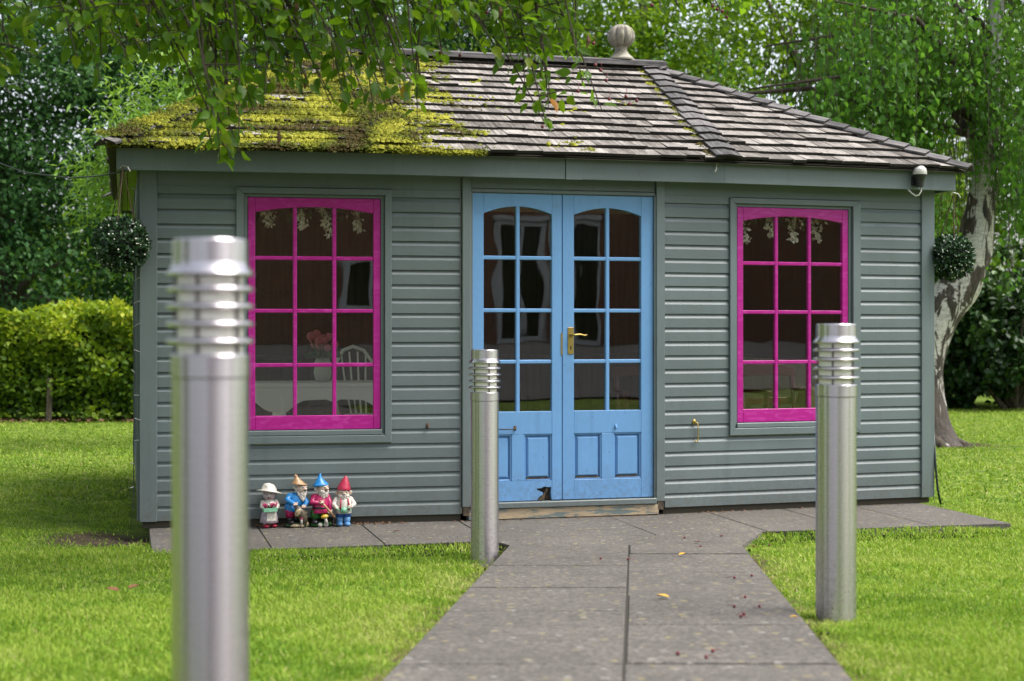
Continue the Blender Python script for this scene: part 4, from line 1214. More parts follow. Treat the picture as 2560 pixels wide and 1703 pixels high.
# 1: old lady with a hat and a flower trough
g1 = gn('small lady figure in a cream sun hat holding a mint flower trough', 619, 1.02, 14)
for sx in (-.020, .022): part(g1, gRed, 'shoe', lambda m: m.ell((sx, -.012, .011), (.016, .027, .013)))
part(g1, gW, 'sock', lambda m: (m.tube([(-.02, 0, .01), (-.02, 0, .045)], .012, 8), m.tube([(.022, 0, .01), (.022, 0, .045)], .012, 8)))
part(g1, gLil, 'skirt', lambda m: m.lathe([(.046, .030), (.050, .034), (.044, .07), (.036, .10), (.034, .112)], 18, mod=lambda t_, z: 1 + .05 * math.sin(9 * t_)))
part(g1, gW, 'apron', lambda m: m.prism([(-.030, .045), (.024, .045), (.022, .10), (-.026, .10)], -.052, -.040), False)
part(g1, gW, 'blouse', lambda m: m.lathe([(.034, .108), (.038, .13), (.034, .155), (.020, .17)], 16))
part(g1, gW, 'arm', lambda m: (arm(m, [(.036, 0, .155), (.044, -.012, .128), (.022, -.042, .112)], [.013, .012, .010]), arm(m, [(-.036, 0, .155), (-.044, -.012, .128), (-.03, -.042, .112)], [.013, .012, .010])))
part(g1, gMint, 'trough', lambda m: m.prism([(-.050, .103), (.022, .103), (.026, .124), (-.054, .124)], -.070, -.038), False)
part(g1, gPink, 'flowers', lambda m: [m.ell((random.uniform(-.048, .020), random.uniform(-.064, -.042), .128 + random.uniform(0, .026)), .0075, nu=6, nv=4) for _ in range(22)])
part(g1, gW, 'pale_flowers', lambda m: [m.ell((random.uniform(-.048, .020), random.uniform(-.066, -.042), .130 + random.uniform(0, .026)), .0065, nu=6, nv=4) for _ in range(16)])
hc = (-.002, -.006, .198)
part(g1, gPale, 'head', lambda m: (m.ell(hc, (.034, .033, .034)), m.tube([(0, 0, .16), (0, 0, .19)], .014, 8)))
part(g1, gPale, 'ear', lambda m: m.ell((.036, .0, .196), (.008, .006, .013)))
part(g1, gW, 'hair', lambda m: (m.ell((.004, .010, .208), (.036, .032, .030)), m.ell((.006, -.024, .222), (.026, .012, .010), (0, 12, 0))))
face(g1, hc, .033, (-.30, -.95), gPale, .007)
part(g1, gW, 'hat', lambda m: m.add(*(lambda q: (q.v, q.f))(MB().lathe([(.066, .212), (.068, .216), (.040, .226), (.036, .246), (.026, .262), (.008, .268)], 24, mod=lambda t_, z: 1 + .03 * math.sin(11 * t_))), T=lambda x, y, z: (x, y, z - .22 * x - .1 * y)))
# 2: blue coat, leaning over a stump
g2 = gn('bearded gnome in a blue coat and tan hat leaning over a tree stump', 682, 1.0, 8)
part(g2, gMossy, 'base', lambda m: (m.ell((0, 0, .012), (.068, .042, .018)), m.ell((.03, -.02, .014), (.03, .03, .016))))
part(g2, gCut, 'stone', lambda m: (m.ell((-.012, -.038, .012), (.032, .014, .012)), m.ell((.046, -.032, .016), (.016, .014, .016)), m.ell((.020, -.042, .010), (.014, .010, .009))))
part(g2, gBlk, 'boot', lambda m: (m.ell((-.034, -.022, .032), (.017, .028, .016)), m.tube([(-.034, 0, .03), (-.036, 0, .065)], .018, 8), m.tube([(.0, .01, .03), (.0, .01, .07)], .018, 8)))
part(g2, gPink, 'trousers', lambda m: (m.tube([(-.036, 0, .06), (-.036, .004, .10), (-.02, .006, .13)], [.021, .028, .030], 10), m.tube([(.002, .012, .06), (-.002, .010, .12)], [.020, .030], 10)))
part(g2, gBlue, 'coat', lambda m: (m.ell((-.004, .002, .162), (.046, .036, .056), (0, 10, 0)), m.ell((-.034, .002, .118), (.030, .030, .040), (0, -18, 0))))
part(g2, gBlue, 'arm', lambda m: (arm(m, [(-.034, -.006, .196), (-.056, -.018, .172), (-.030, -.044, .150)], [.019, .018, .013]), arm(m, [(.036, -.004, .178), (.052, -.018, .148), (.030, -.042, .130)], [.018, .017, .013])))
part(g2, gSkin, 'hand', lambda m: (hand(m, (-.020, -.050, .146), .014), hand(m, (.026, -.050, .128), .014)))
part(g2, gBark, 'stump', lambda m: (m.tube([(.034, -.030, .015), (.026, -.040, .06), (.008, -.046, .10), (-.012, -.050, .128)], [.018, .026, .026, .016], 9), m.tube([(.02, -.034, .07), (.046, -.030, .035), (.058, -.026, .008)], [.014, .010, .008], 7), m.tube([(.026, -.04, .06), (.050, -.03, .095)], [.016, .010], 7)))
part(g2, gCut, 'cut_end', lambda m: m.ell((-.008, -.064, .095), (.016, .010, .026), (10, 20, 0)))
part(g2, gPink, 'toadstool', lambda m: (m.ell((.014, -.058, .058), (.009, .009, .008))))
part(g2, gW, 'toadstool_stem', lambda m: m.tube([(.014, -.056, .02), (.014, -.058, .055)], .006, 6))
hc = (.024, -.016, .236)
part(g2, gSkin, 'head', lambda m: m.ell(hc, (.030, .030, .036), (0, 12, 0)))
part(g2, gW, 'beard', lambda m: (beard(m, (.022, -.012, .216), .028, .052, (.35, -.93), 34), [m.ell((-.004 + random.uniform(-.006, .006), -.004 + random.uniform(-.012, .01), .244 - i * .008), .0105, nu=6, nv=4) for i in range(6)]))
face(g2, (.026, -.016, .240), .030, (.42, -.9), gSkin, .010)
part(g2, gTan, 'hat', lambda m: (m.add(*(lambda q: (q.v, q.f))(MB().lathe([(.044, .0), (.046, .004), (.033, .012), (.026, .026), (.015, .044), (.008, .060), (.009, .066), (.004, .074)], 18)), T=lambda x, y, z: (.014 + x - z * .30 + .0, -.008 + y, .262 + z * .86 - x * .10))))
# 3: crimson coat, blue hat, shovel
g3 = gn('bearded gnome in a crimson coat and blue hat holding a long shovel', 737, 1.0, 6)
part(g3, gGreen, 'base', lambda m: (m.ell((0, 0, .012), (.058, .040, .018)), [m.ell((random.uniform(-.05, .05), random.uniform(-.036, -.01), .016), (.010, .010, .012), nu=6, nv=4) for _ in range(12)]))
part(g3, gW, 'stone', lambda m: (m.ell((-.010, -.040, .014), (.013, .011, .014)), m.ell((.022, -.040, .014), (.014, .011, .014))))
part(g3, gBlk, 'boot', lambda m: (m.ell((-.036, -.024, .030), (.018, .026, .016)), m.tube([(-.034, 0, .03), (-.032, 0, .055)], .018, 8), m.tube([(.022, .004, .03), (.02, .004, .06)], .018, 8)))
part(g3, gGreen, 'trousers', lambda m: (m.tube([(-.030, -.004, .05), (-.026, 0, .10)], [.026, .028], 10), m.tube([(.022, 0, .052), (.018, 0, .10)], [.024, .028], 10)))
part(g3, gPink, 'coat', lambda m: (m.lathe([(.050, .084), (.053, .090), (.042, .115), (.045, .15), (.036, .19), (.018, .208)], 18, mod=lambda t_, z: 1 + (.06 * math.sin(5 * t_) if z < .1 else 0))))
part(g3, gBlk, 'belt', lambda m: m.lathe([(.0435, .108), (.0445, .110), (.0445, .120), (.0435, .122)], 18))
part(g3, gPink, 'arm', lambda m: (arm(m, [(-.034, -.004, .186), (-.050, -.018, .150), (-.014, -.046, .150)], [.019, .018, .013]), arm(m, [(.036, -.004, .182), (.050, -.012, .140), (.042, -.036, .100)], [.018, .017, .013])))
part(g3, gSkin, 'hand', lambda m: (hand(m, (-.006, -.052, .154), .014), hand(m, (.040, -.048, .092), .014)))
part(g3, gTan, 'shovel_handle', lambda m: m.tube([(-.014, -.058, .166), (.026, -.060, .114), (.066, -.062, .058)], .0058, 7))
part(g3, gBlk, 'shovel_blade', lambda m: m.prism([(.056, .058), (.074, .064), (.070, .044), (.052, .020)], -.064, -.056), False)
part(g3, gW, 'toadstool_stem', lambda m: m.tube([(.022, -.050, .02), (.016, -.052, .060)], [.011, .007], 7))
part(g3, gYel, 'toadstool', lambda m: m.ell((.012, -.052, .066), (.022, .020, .013), (0, -14, 0)))
hc = (.012, -.016, .238)
part(g3, gSkin, 'head', lambda m: m.ell(hc, (.030, .030, .036)))
part(g3, gW, 'beard', lambda m: (beard(m, (.010, -.012, .220), .031, .046, (.30, -.95), 36), [m.ell((-.020 + random.uniform(-.006, .006), -.004 + random.uniform(-.012, .01), .240 - i * .008), .011, nu=6, nv=4) for i in range(6)]))
face(g3, (.014, -.016, .240), .030, (.40, -.92), gSkin, .011)
part(g3, gBlue, 'hat', lambda m: (m.add(*(lambda q: (q.v, q.f))(MB().lathe([(.042, .0), (.044, .006), (.036, .014), (.028, .028), (.017, .046), (.010, .062), (.006, .080), (.003, .086)], 18)), T=lambda x, y, z: (.000 + x - z * .10 + 6 * max(0, z - .05) ** 2, -.006 + y, .254 + z * .86 + x * .12))))
# 4: red hat, watering can
g4 = gn('gnome in a red pointed hat and blue boots holding a mint watering can', 790, 1.0, 2)
part(g4, gBoot, 'boot', lambda m: (m.ell((-.024, -.020, .014), (.017, .030, .015)), m.ell((.018, -.020, .012), (.018, .030, .014)), m.tube([(-.022, 0, .012), (-.020, 0, .058)], [.017, .019], 10), m.tube([(.018, 0, .012), (.020, 0, .058)], [.017, .019], 10)))
part(g4, gNavy, 'trousers', lambda m: (m.tube([(-.020, 0, .055), (-.020, 0, .088)], [.020, .024], 10), m.tube([(.020, 0, .055), (.020, 0, .088)], [.020, .024], 10)))
part(g4, gW, 'shirt', lambda m: m.lathe([(.044, .078), (.045, .084), (.044, .12), (.042, .15), (.036, .17), (.020, .186)], 18))
part(g4, gRed, 'braces', lambda m: [m.tube([(sx, -.043, .10), (sx * .95, -.043, .14), (sx * .8, -.034, .172)], .004, 5) for sx in (-.024, .024)])
part(g4, gW, 'arm', lambda m: (arm(m, [(-.038, 0, .166), (-.055, -.012, .136), (-.044, -.036, .118)], [.015, .014, .012]), arm(m, [(.038, 0, .166), (.056, -.012, .134), (.034, -.042, .122)], [.015, .014, .012])))
part(g4, gSkin, 'hand', lambda m: (hand(m, (-.044, -.042, .116), .012), hand(m, (.026, -.048, .122), .012)))
part(g4, gMint, 'watering_can', lambda m: (m.tube([(-.008, -.060, .086), (-.008, -.060, .122)], [.017, .015], 14), m.tube([(-.020, -.060, .092), (-.044, -.062, .112), (-.052, -.062, .118)], [.005, .004, .007], 7), m.tube([(.006, -.06, .116), (.026, -.06, .116), (.030, -.06, .096), (.008, -.06, .090)], .003, 6)))
hc = (0, -.008, .206)
part(g4, gSkin, 'head', lambda m: m.ell(hc, (.031, .030, .034)))
part(g4, gSkin, 'ear', lambda m: (m.ell((-.034, .0, .204), (.010, .005, .014), (0, -25, 0)), m.ell((.036, .0, .204), (.012, .005, .015), (0, 28, 0))))
part(g4, gW, 'beard', lambda m: beard(m, (0, -.006, .192), .031, .042, (0, -1), 38))
face(g4, hc, .031, (0, -1), gSkin, .010, False)
part(g4, gRed, 'hat', lambda m: m.add(*(lambda q: (q.v, q.f))(MB().lathe([(.037, .0), (.038, .005), (.034, .020), (.026, .045), (.017, .066), (.011, .080), (.008, .088), (.003, .091)], 18)), T=lambda x, y, z: (x + z * .14, y - .003, .222 + z * .95 - x * .12)))

# ------------------------------------------------------------------ lawn grass
def grass_field(n_, ybox, xfn, hscale, wscale, name, seed):
    g = np.random.default_rng(seed)
    Y = ybox[0] + (ybox[1] - ybox[0]) * g.random(n_)
    x0, x1 = xfn(Y)
    X = x0 + (x1 - x0) * g.random(n_)
    return X, Y
def keep_mask(X, Y, g):
    lx, ly = W2L(X, Y)
    j = .018 * np.sin(Y * 23) + .02 * np.sin(Y * 61 + 1) + .012 * g.normal(size=len(X))
    k = ~((X > pathx(PX0, Y) + j - .006) & (X < pathx(PX1, Y) + j * .7 + .01) & (Y < 8.6))
    k &= ~((lx > -2.60 + j * .5) & (lx < 2.64 + j) & (ly > AF - .03 * np.maximum(lx, 0) + .012 + j * .6) & (ly < 3.6))
    k &= ~((lx > -2.72) & (lx < 2.82) & (ly > 0) & (ly < 3.55))
    # wedge slabs
    k &= ~((X > PX0) & (X < 1.30) & (Y > 8.4) & (ly > -1.5) & (lx < .95) & (lx > -.68 - (ly + .9) * -.3))
    ed = np.minimum(np.abs(X - pathx(PX0, Y)), np.abs(X - pathx(PX1, Y)))
    wn_ = np.array([noise.noise(Vector((a * 3.1, b * 3.1, 7))) for a, b in zip(X, Y)])
    k &= ~((ed < .13 * np.clip(.55 + 1.3 * wn_, 0, 1.4)) & (Y < 8.6) & (g.random(len(X)) < .72))
    # bare soil at the left corner, thin strips by the path, and under the birch
    d = np.hypot((X + 2.40) / .48, (Y - 8.95) / .50)
    k &= g.random(len(X)) < np.clip((d - .45) * 1.6, .05, 1)
    d = np.hypot((X - 4.45) / .75, (Y - 15.9) / .4)
    k &= g.random(len(X)) < np.clip((d - .6) * 1.6, .02, 1)
    for q in ((-.593, 2.94), (-.145, 7.947), (1.207, 5.57)): k &= np.hypot(X - q[0], Y - q[1]) > .074
    return k
allV, allF, allT = [], [], []
off = 0
NO = lambda X, Y, s: np.array([noise.noise(Vector((a * s, b * s, 0.3))) for a, b in zip(X, Y)])
for (n_, yb, xf, h0, w0, seed) in (
        (150000, (3.7, 6.3), lambda Y: (-.36 * Y - .5, .36 * Y + .5), .027, .0046, 1),
        (120000, (6.3, 10.6), lambda Y: (-.36 * Y - .7, .36 * Y + .7), .026, .0060, 2),
        (110000, (10.6, 25.0), lambda Y: (-.37 * Y - .7, .37 * Y + .7), .030, .013, 3),
        (9000, (2.47, 3.7), lambda Y: (-3 + 0 * Y, 3 + 0 * Y), .045, .008, 4)):
    g = np.random.default_rng(seed)
    X, Y = grass_field(n_, yb, xf, 0, 0, '', seed)
    k = keep_mask(X, Y, g); X, Y = X[k], Y[k]
    if seed == 3:
        lx, ly = W2L(X, Y); t1 = X / Y
        k = (t1 < -.235) | (t1 > .265); X, Y = X[k], Y[k]
    n2 = len(X)
    cl1 = NO(X, Y, 1.1); cl2 = NO(X, Y, 4.5)
    Z = gz(Y) - .024 + lump(X, Y)
    edge = np.minimum(np.abs(X - pathx(PX0, Y)), np.abs(X - pathx(PX1, Y)))
    dry = np.clip(1.15 - edge / .30, 0, 1) * (Y < 8.6) * np.clip(.5 + 1.6 * cl2, 0, 1)
    hh = h0 * g.uniform(.55, 1.25, n2) * (1 + .45 * cl1 + .3 * cl2) * (1 - .45 * dry)
    D = np.stack([g.normal(0, .42, n2), g.normal(0, .42, n2), np.ones(n2)], -1)
    tone = np.clip(.50 + .50 * cl1 + .46 * cl2 + g.normal(0, .26, n2) + .5 * dry, 0, .92)
    tone = np.where(g.random(n2) < .045 + .35 * dry, g.uniform(.93, 1, n2), tone)
    TM = (np.array([(-.5, 0, 0), (.5, 0, 0), (.40, .55, .16), (-.40, .55, .16), (0, .92, .62)]), None)
    tv = TM[0]
    Dn = norm(D); Xd = norm(np.cross(Dn, rnd3(n2))); Zd = np.cross(Xd, Dn)
    L_ = np.stack([np.outer(np.full(n2, w0) * g.uniform(.7, 1.3, n2), tv[:, 0]), np.outer(hh, tv[:, 1]), np.outer(hh, tv[:, 2])], -1)
    P0 = np.stack([X, Y, Z], -1)
    V = P0[:, None] + L_[:, :, 0:1] * Xd[:, None] + L_[:, :, 1:2] * Dn[:, None] + L_[:, :, 2:3] * Zd[:, None]
    tf2 = np.array([(0, 1, 2), (0, 2, 3), (3, 2, 4)])
    F = tf2[None] + (np.arange(n2) * 5)[:, None, None]
    allV.append(V.reshape(-1, 3)); allF.append(F.reshape(-1, 3) + off); allT.append(np.repeat(tone, 3)); off += n2 * 5
grass = fast('grass', np.vstack(allV), np.vstack(allF), GRASS, None, np.concatenate(allT))
tag(grass, 'short bright green mown lawn grass around the summer house', 'grass', kind='stuff')

# ------------------------------------------------------------------ trees
def tubes_tree(name, parent, limbs, mat, n=9, nm='trunk'):
    for i, (pts, rad) in enumerate(limbs):
        m = MB(); m.tube(pts, rad, n if i == 0 else 7); m.build('trunk' if i == 0 else 'limb', mat, parent, smooth=True)
def crown_pts(n_, c, r, g, nclust, spread, lo_cut=None):
    """leaf points in clumps filling an ellipsoid, denser outside"""
    d = norm(g.normal(size=(nclust, 3))); rad = g.random((nclust, 1)) ** .45
    C_ = np.array(c) + d * rad * np.array(r)
    if lo_cut is not None: C_ = C_[C_[:, 2] > lo_cut]
    idx = g.integers(0, len(C_), n_)
    sp_ = g.uniform(.5, 1.3, len(C_))[idx][:, None]
    P = C_[idx] + g.normal(size=(n_, 3)) * np.array(spread) * sp_
    return P, idx, C_
def bg_tree(name, label, base, height, c, r, n_, leaf, mat, seed, tmpl=LEAF4, ncl=260, spread=(.32, .32, .24), trunk_r=.16, lo=None, group=None, limbs=5, cat='tree'):
    g = np.random.default_rng(seed); rd = random.Random(seed)
    o = thing(name, label, cat, base, 0, group)
    c = np.array(c, float) - np.array(base); 
    P, idx, C_ = crown_pts(n_, c, r, g, ncl, spread, lo - base[2] if lo is not None else None)
    tone_c = g.random(len(C_))
    tone = np.clip(.55 * tone_c[idx] + .45 * g.random(n_) + .08 * (P[:, 2] - c[2]) / r[2], 0, 1)
    Dd = norm(g.normal(size=(n_, 3)) * .8 + np.array([0, 0, -.35]) + .35 * norm(P - c))
    Nn = g.normal(size=(n_, 3)) * .55 + np.array([0, 0, 1.0])
    V, F, tn = leaves(P, Dd, Nn, leaf * g.uniform(.65, 1.25, n_), tmpl, tone)
    fast('crown', V, F, mat, o, tn, kind='stuff')
    top = c + np.array([0, 0, r[2] * .6])
    L = [([(0, 0, -.1), (rd.uniform(-.1, .1), 0, height * .35), tuple(c * .7 + np.array([0, 0, 0])), tuple(top)], [trunk_r * 1.25, trunk_r, trunk_r * .7, trunk_r * .15])]
    for k in range(limbs):
        e_ = C_[rd.randrange(len(C_))]
        s_ = np.array([0, 0, height * .35]) * rd.uniform(.8, 1.6); mid = (s_ + e_) / 2 + np.array([0, 0, .25])
        L.append(([tuple(s_), tuple(mid), tuple(e_)], [trunk_r * .45, trunk_r * .28, trunk_r * .06]))
    tubes_tree(name, o, L, BARK)
    return o
# left: dark dense trees behind the hedge
LB = 'broadleaf trees behind the hedge and summer house'
bg_tree('dark_tree', 'tall dark green tree at the far left behind the hedge', (-8.3, 24.0, -.03), 4.0, (-8.3, 24.0, 4.2), (3.0, 1.6, 4.4), 58000, .100, L_DARK, 21, LEAF4, 520, (.34, .30, .22), .22, .5, LB, 9)
bg_tree('dark_tree', 'dark blue-green tree between the hedge and the roof', (-4.7, 25.5, -.03), 4.2, (-4.7, 25.5, 5.0), (2.9, 1.5, 4.4), 52000, .100, L_DARK, 22, LEAF4, 460, (.34, .30, .24), .20, .8, LB, 9)
bg_tree('dark_tree', 'tall tree rising behind the left half of the roof ridge', (-.6, 28.0, -.03), 4.6, (-.6, 28.0, 6.3), (3.2, 1.6, 3.4), 40000, .11, L_DARK, 23, LEAF4, 260, (.38, .34, .28), .22, 2.2, LB)
bg_tree('lance_leaf_tree', 'pale green drooping-leaf shrub beside the left roof hip', (-3.35, 15.9, -.03), 2.0, (-3.55, 15.8, 2.95), (1.0, .65, 1.35), 8500, .105, L_PEACH, 24, LEAF_LANCE, 90, (.16, .14, .12), .05, .9, None, 6, 'shrub')
# right: trees beyond the birch
bg_tree('broadleaf_tree', 'dark trunked tree behind the right roof slope', (6.3, 27.0, -.03), 6.0, (5.6, 27.0, 6.4), (3.6, 1.8, 3.8), 24000, .115, L_FAR, 25, LEAF4, 260, (.40, .36, .30), .24, 2.0, LB)
bg_tree('broadleaf_tree', 'yellow-green tree at the far right edge behind the birch', (10.6, 29.0, -.03), 4.0, (10.4, 29.0, 4.8), (3.4, 1.8, 4.4), 26000, .115, L_FAR, 26, LEAF4, 280, (.40, .36, .30), .2, 1.0, LB)
bg_tree('broadleaf_tree', 'green tree behind the ball finial', (2.2, 25.0, -.03), 5.0, (2.2, 25.0, 6.0), (2.6, 1.5, 3.2), 18000, .105, L_FAR, 27, LEAF4, 220, (.36, .32, .28), .2, 2.5, LB)

# garden trees beyond the left frame edge and behind the camera (they show in the steel and the panes)
for i, (b_, r_, lb) in enumerate((((-18.5, 14.0), 3.2, 'large tree beyond the left frame edge near the hedge'), ((-18.0, 5.5), 3.4, 'large tree beyond the left frame edge level with the path'), ((-17.0, -4.0), 3.6, 'large tree behind and left of the camera'),
                                  ((21.0, -15.0), 3.6, 'large tree behind and right of the camera'), ((26.0, -4.0), 3.4, 'large tree far right behind the camera'))):
    bg_tree('broadleaf_tree', lb, (*b_, float(gz(b_[1])) - .05), 4.0, (*b_, 5.2), (r_, r_, 4.6), 9000, .30, L_FAR, 80 + i, LEAF4, 200, (.55, .55, .45), .24, .8, 'garden trees outside the frame')
# silver birch by the right corner
bb_ = (4.42, 16.0, -.03)
bi = thing('birch_tree', 'silver birch with a bent peeling trunk behind the right corner', 'tree', bb_)
def bp(px, py, Y=16.0): p = at(px, py, Y); return (p[0] - bb_[0], p[1] - bb_[1], p[2] - bb_[2])
tp_ = [bp(2128, 1032), bp(2126, 1000), bp(2118, 900), bp(2128, 800), bp(2158, 730), bp(2206, 655), bp(2240, 570), bp(2256, 480), bp(2268, 380), bp(2276, 280), bp(2282, 150), bp(2296, 0, 16.2), bp(2310, -250, 16.4), bp(2320, -520, 16.6)]
sm_p, sm_r = [], []
trad = [.46, .33, .235, .225, .225, .222, .205, .150, .128, .108, .092, .08, .06, .03]
for i in range(len(tp_) - 1):
    for q in range(5):
        u_ = q / 5; p0 = Vector(tp_[max(i - 1, 0)]); p1 = Vector(tp_[i]); p2 = Vector(tp_[i + 1]); p3 = Vector(tp_[min(i + 2, len(tp_) - 1)])
        sm_p.append(.5 * ((2 * p1) + (-p0 + p2) * u_ + (2 * p0 - 5 * p1 + 4 * p2 - p3) * u_ ** 2 + (-p0 + 3 * p1 - 3 * p2 + p3) * u_ ** 3)); sm_r.append(trad[i] + (trad[i + 1] - trad[i]) * u_)
m = MB(); m.tube(sm_p, sm_r, 20)
vv = []
for v in m.v:
    nn_ = noise.noise(Vector(v) * 2.6) * .035 + noise.noise(Vector(v) * 7) * .016
    vv.append((v[0] + nn_, v[1] + nn_ * .5, v[2]))
m.v = vv
m.build('trunk', BIRCHB, bi, smooth=True)
m = MB()
for a_ in (R(-20), R(60), R(200), R(285)):
    m.tube([(0 - .05, 0, .22), (.28 * math.cos(a_) - .05, .28 * math.sin(a_), .05), (.6 * math.cos(a_) - .05, .6 * math.sin(a_), -.03)], [.18, .09, .02], 8)
m.build('root_flare', BARK, bi, smooth=True)
gB = np.random.default_rng(31); rB = random.Random(31)
ends = []
for k in range(26):
    zs = rB.uniform(2.9, 7.5)
    i_s = min(range(len(sm_p)), key=lambda i: abs(sm_p[i].z - zs))
    s_ = sm_p[i_s]
    a_ = rB.uniform(math.pi * .55, math.pi * 1.45) if k % 3 else rB.uniform(0, 6.28)
    ln = rB.uniform(1.4, 4.2) if k % 3 else rB.uniform(.8, 2.2)
    e_ = s_ + Vector((math.cos(a_) * ln, math.sin(a_) * ln * .45, rB.uniform(.1, 1.2)))
    md = s_.lerp(e_, .5) + Vector((0, 0, .35))
    m = MB(); m.tube([s_, md, e_], [.045, .028, .008], 6); m.build('limb', TWIG, bi, smooth=True)
    for q in range(40):
        u_ = rB.random() ** .7; c_ = s_.lerp(md, u_ * 2) if u_ < .5 else md.lerp(e_, u_ * 2 - 1)
        ends.append((c_ + Vector((rB.gauss(0, .28), rB.gauss(0, .25), rB.gauss(0, .3))), rB.uniform(.3, 1.5)))
for k in range(150):
    s_ = sm_p[rB.randrange(len(sm_p) // 2, len(sm_p) - 6)]
    ends.append((s_ + Vector((rB.gauss(-.1, .55), -rB.uniform(.1, .9), rB.uniform(.2, 1.0))), rB.uniform(.6, 1.6)))
PP, TT, tws = [], [], MB()
for (s_, ln) in ends:
    bot = s_.z - ln
    if bot < 1.75: ln = max(.3, s_.z - rB.uniform(1.75, 2.5))
    n2 = int(ln / .026); tc_ = rB.random()
    sw_x, sw_y = rB.gauss(0, .12), rB.gauss(0, .1)
    u = np.linspace(0, 1, n2)
    P = np.stack([s_.x + sw_x * u + .085 * gB.normal(size=n2), s_.y + sw_y * u + .085 * gB.normal(size=n2), s_.z - ln * u + .05 * gB.normal(size=n2)], -1)
    kk = np.array([noise.noise(Vector((q[0] * .9, q[1] * .5, q[2] * .8 + 5))) + .35 * noise.noise(Vector((q[0] * 2.6, q[1], q[2] * 2.6))) for q in P]) > -.20
    P = P[kk]; n2 = len(P)
    PP.append(P); TT.append(np.clip(.38 + .62 * noise.noise(Vector((s_.x * .55, s_.y * .6, s_.z * .55 + 2))) + .3 * (tc_ - .5) + .35 * gB.random(n2), 0, 1))
    tws.tube([s_, (s_.x + sw_x * .5, s_.y + sw_y * .5, s_.z - ln * .5), (s_.x + sw_x, s_.y + sw_y, s_.z - ln)], [.0035, .003, .0015], 4, cap=False)
PP = np.vstack(PP); TT = np.concatenate(TT); n_ = len(PP)
Dd = norm(gB.normal(size=(n_, 3)) * .55 + np.array([0, 0, -.9]))
V, F, tn = leaves(PP, Dd, gB.normal(size=(n_, 3)) + np.array([0, -.5, .3]), gB.uniform(.055, .088, n_), LEAF_BIRCH, TT)
fast('crown', V, F, L_BIRCH, bi, tn, kind='stuff')
tws.build('hanging_twigs', TWIG, bi, kind='stuff')

# hedge at the left -----------------------------------------------------
def hedge(name, label, cat, base, L_, dep, h, n_, leaf, mat, seed, rz=0, tmpl=LEAF4, bumps=.12, core=True, rosette=False):
    g = np.random.default_rng(seed)
    o = thing(name, label, cat, base, rz)
    # shell points on top and front
    k = g.random(n_); x = g.uniform(-L_ / 2, L_ / 2, n_)
    top = k < .40
    y = np.where(top, g.uniform(-dep / 2, dep / 2, n_), -dep / 2 + np.abs(g.normal(0, .10, n_)))
    bz = np.array([noise.noise(Vector((a * 1.3, b * 1.3, seed))) for a, b in zip(x, y)])
    z = np.where(top, h - np.abs(g.normal(0, .07, n_)), g.random(n_) ** .8 * h) * (1 + bumps * bz * (.3 + .7 * (k < .4)))
    bf = np.array([noise.noise(Vector((a * 2.1, c * 2.3, seed + 9))) for a, c in zip(x, z)])
    y = y - bumps * bf * (~top)
    P = np.stack([x, y, z + .04], -1)
    out_ = np.where(top[:, None], np.array([0, -.3, 1.0]), np.array([0, -1.0, .35]))
    Dd = norm(out_ * .6 + g.normal(size=(n_, 3)) * .8 + np.array([0, 0, -.2]))
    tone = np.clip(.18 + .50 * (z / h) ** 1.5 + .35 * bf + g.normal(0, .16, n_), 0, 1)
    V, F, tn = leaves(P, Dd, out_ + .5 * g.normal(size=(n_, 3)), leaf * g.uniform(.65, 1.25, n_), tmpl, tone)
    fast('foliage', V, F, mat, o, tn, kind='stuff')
    m = MB()
    rd = random.Random(seed)
    for i in range(int(L_ / .35)):
        x_ = -L_ / 2 + i * .35 + rd.uniform(-.1, .1)
        m.tube([(x_, rd.uniform(-.1, .15), -.05), (x_ + rd.uniform(-.08, .08), rd.uniform(-.1, .15), h * .5), (x_ + rd.uniform(-.2, .2), rd.uniform(-.2, .2), h * .9)], [.022, .016, .006], 6)
    m.build('stems', BARK, o, kind='stuff')
    if core:
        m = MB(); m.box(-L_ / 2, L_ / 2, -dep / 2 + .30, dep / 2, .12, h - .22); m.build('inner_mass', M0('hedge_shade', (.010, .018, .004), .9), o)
    return o
hedge('beech_hedge', 'clipped yellow-green beech hedge across the left lawn', 'hedge', (-7.2, 20.4, -.03), 9.5, 1.3, 1.44, 30000, .092, L_HEDGE, 41, bumps=.22)
for px, hh, lb in ((105, .56, 'weathered grey stake in front of the hedge'),):
    p = at(px, 968, 19.62); m = MB(); rr0 = .034
    m.box(-rr0, rr0, -rr0, rr0, -.06, hh)
    o = m.build('fence_stake', BARK, bevel=.006); o.location = (p[0], 19.74, 0); o.rotation_euler = (0, R(2), R(8)); tag(o, lb, 'stake')
lit = MB()
for _ in range(900):
    x_, y_ = random.uniform(-11.5, -3.0), 19.72 + random.gauss(0, .16); a_ = random.random() * 6.28; s_ = random.uniform(.02, .05)
    lit.add([(x_ + s_ * math.cos(a_), y_ + s_ * math.sin(a_), random.uniform(-.01, .03)), (x_ - s_ * math.sin(a_), y_ + s_ * math.cos(a_), random.uniform(-.0, .04)), (x_ - s_ * math.cos(a_), y_ - s_ * math.sin(a_), random.uniform(-.01, .03))], [(0, 1, 2)])
DEADL = M0('dead_leaf', (.12, .06, .03), .8)
tag(lit.build('leaf_litter', DEADL), 'brown fallen leaves along the foot of the hedge', 'leaf litter', kind='stuff')
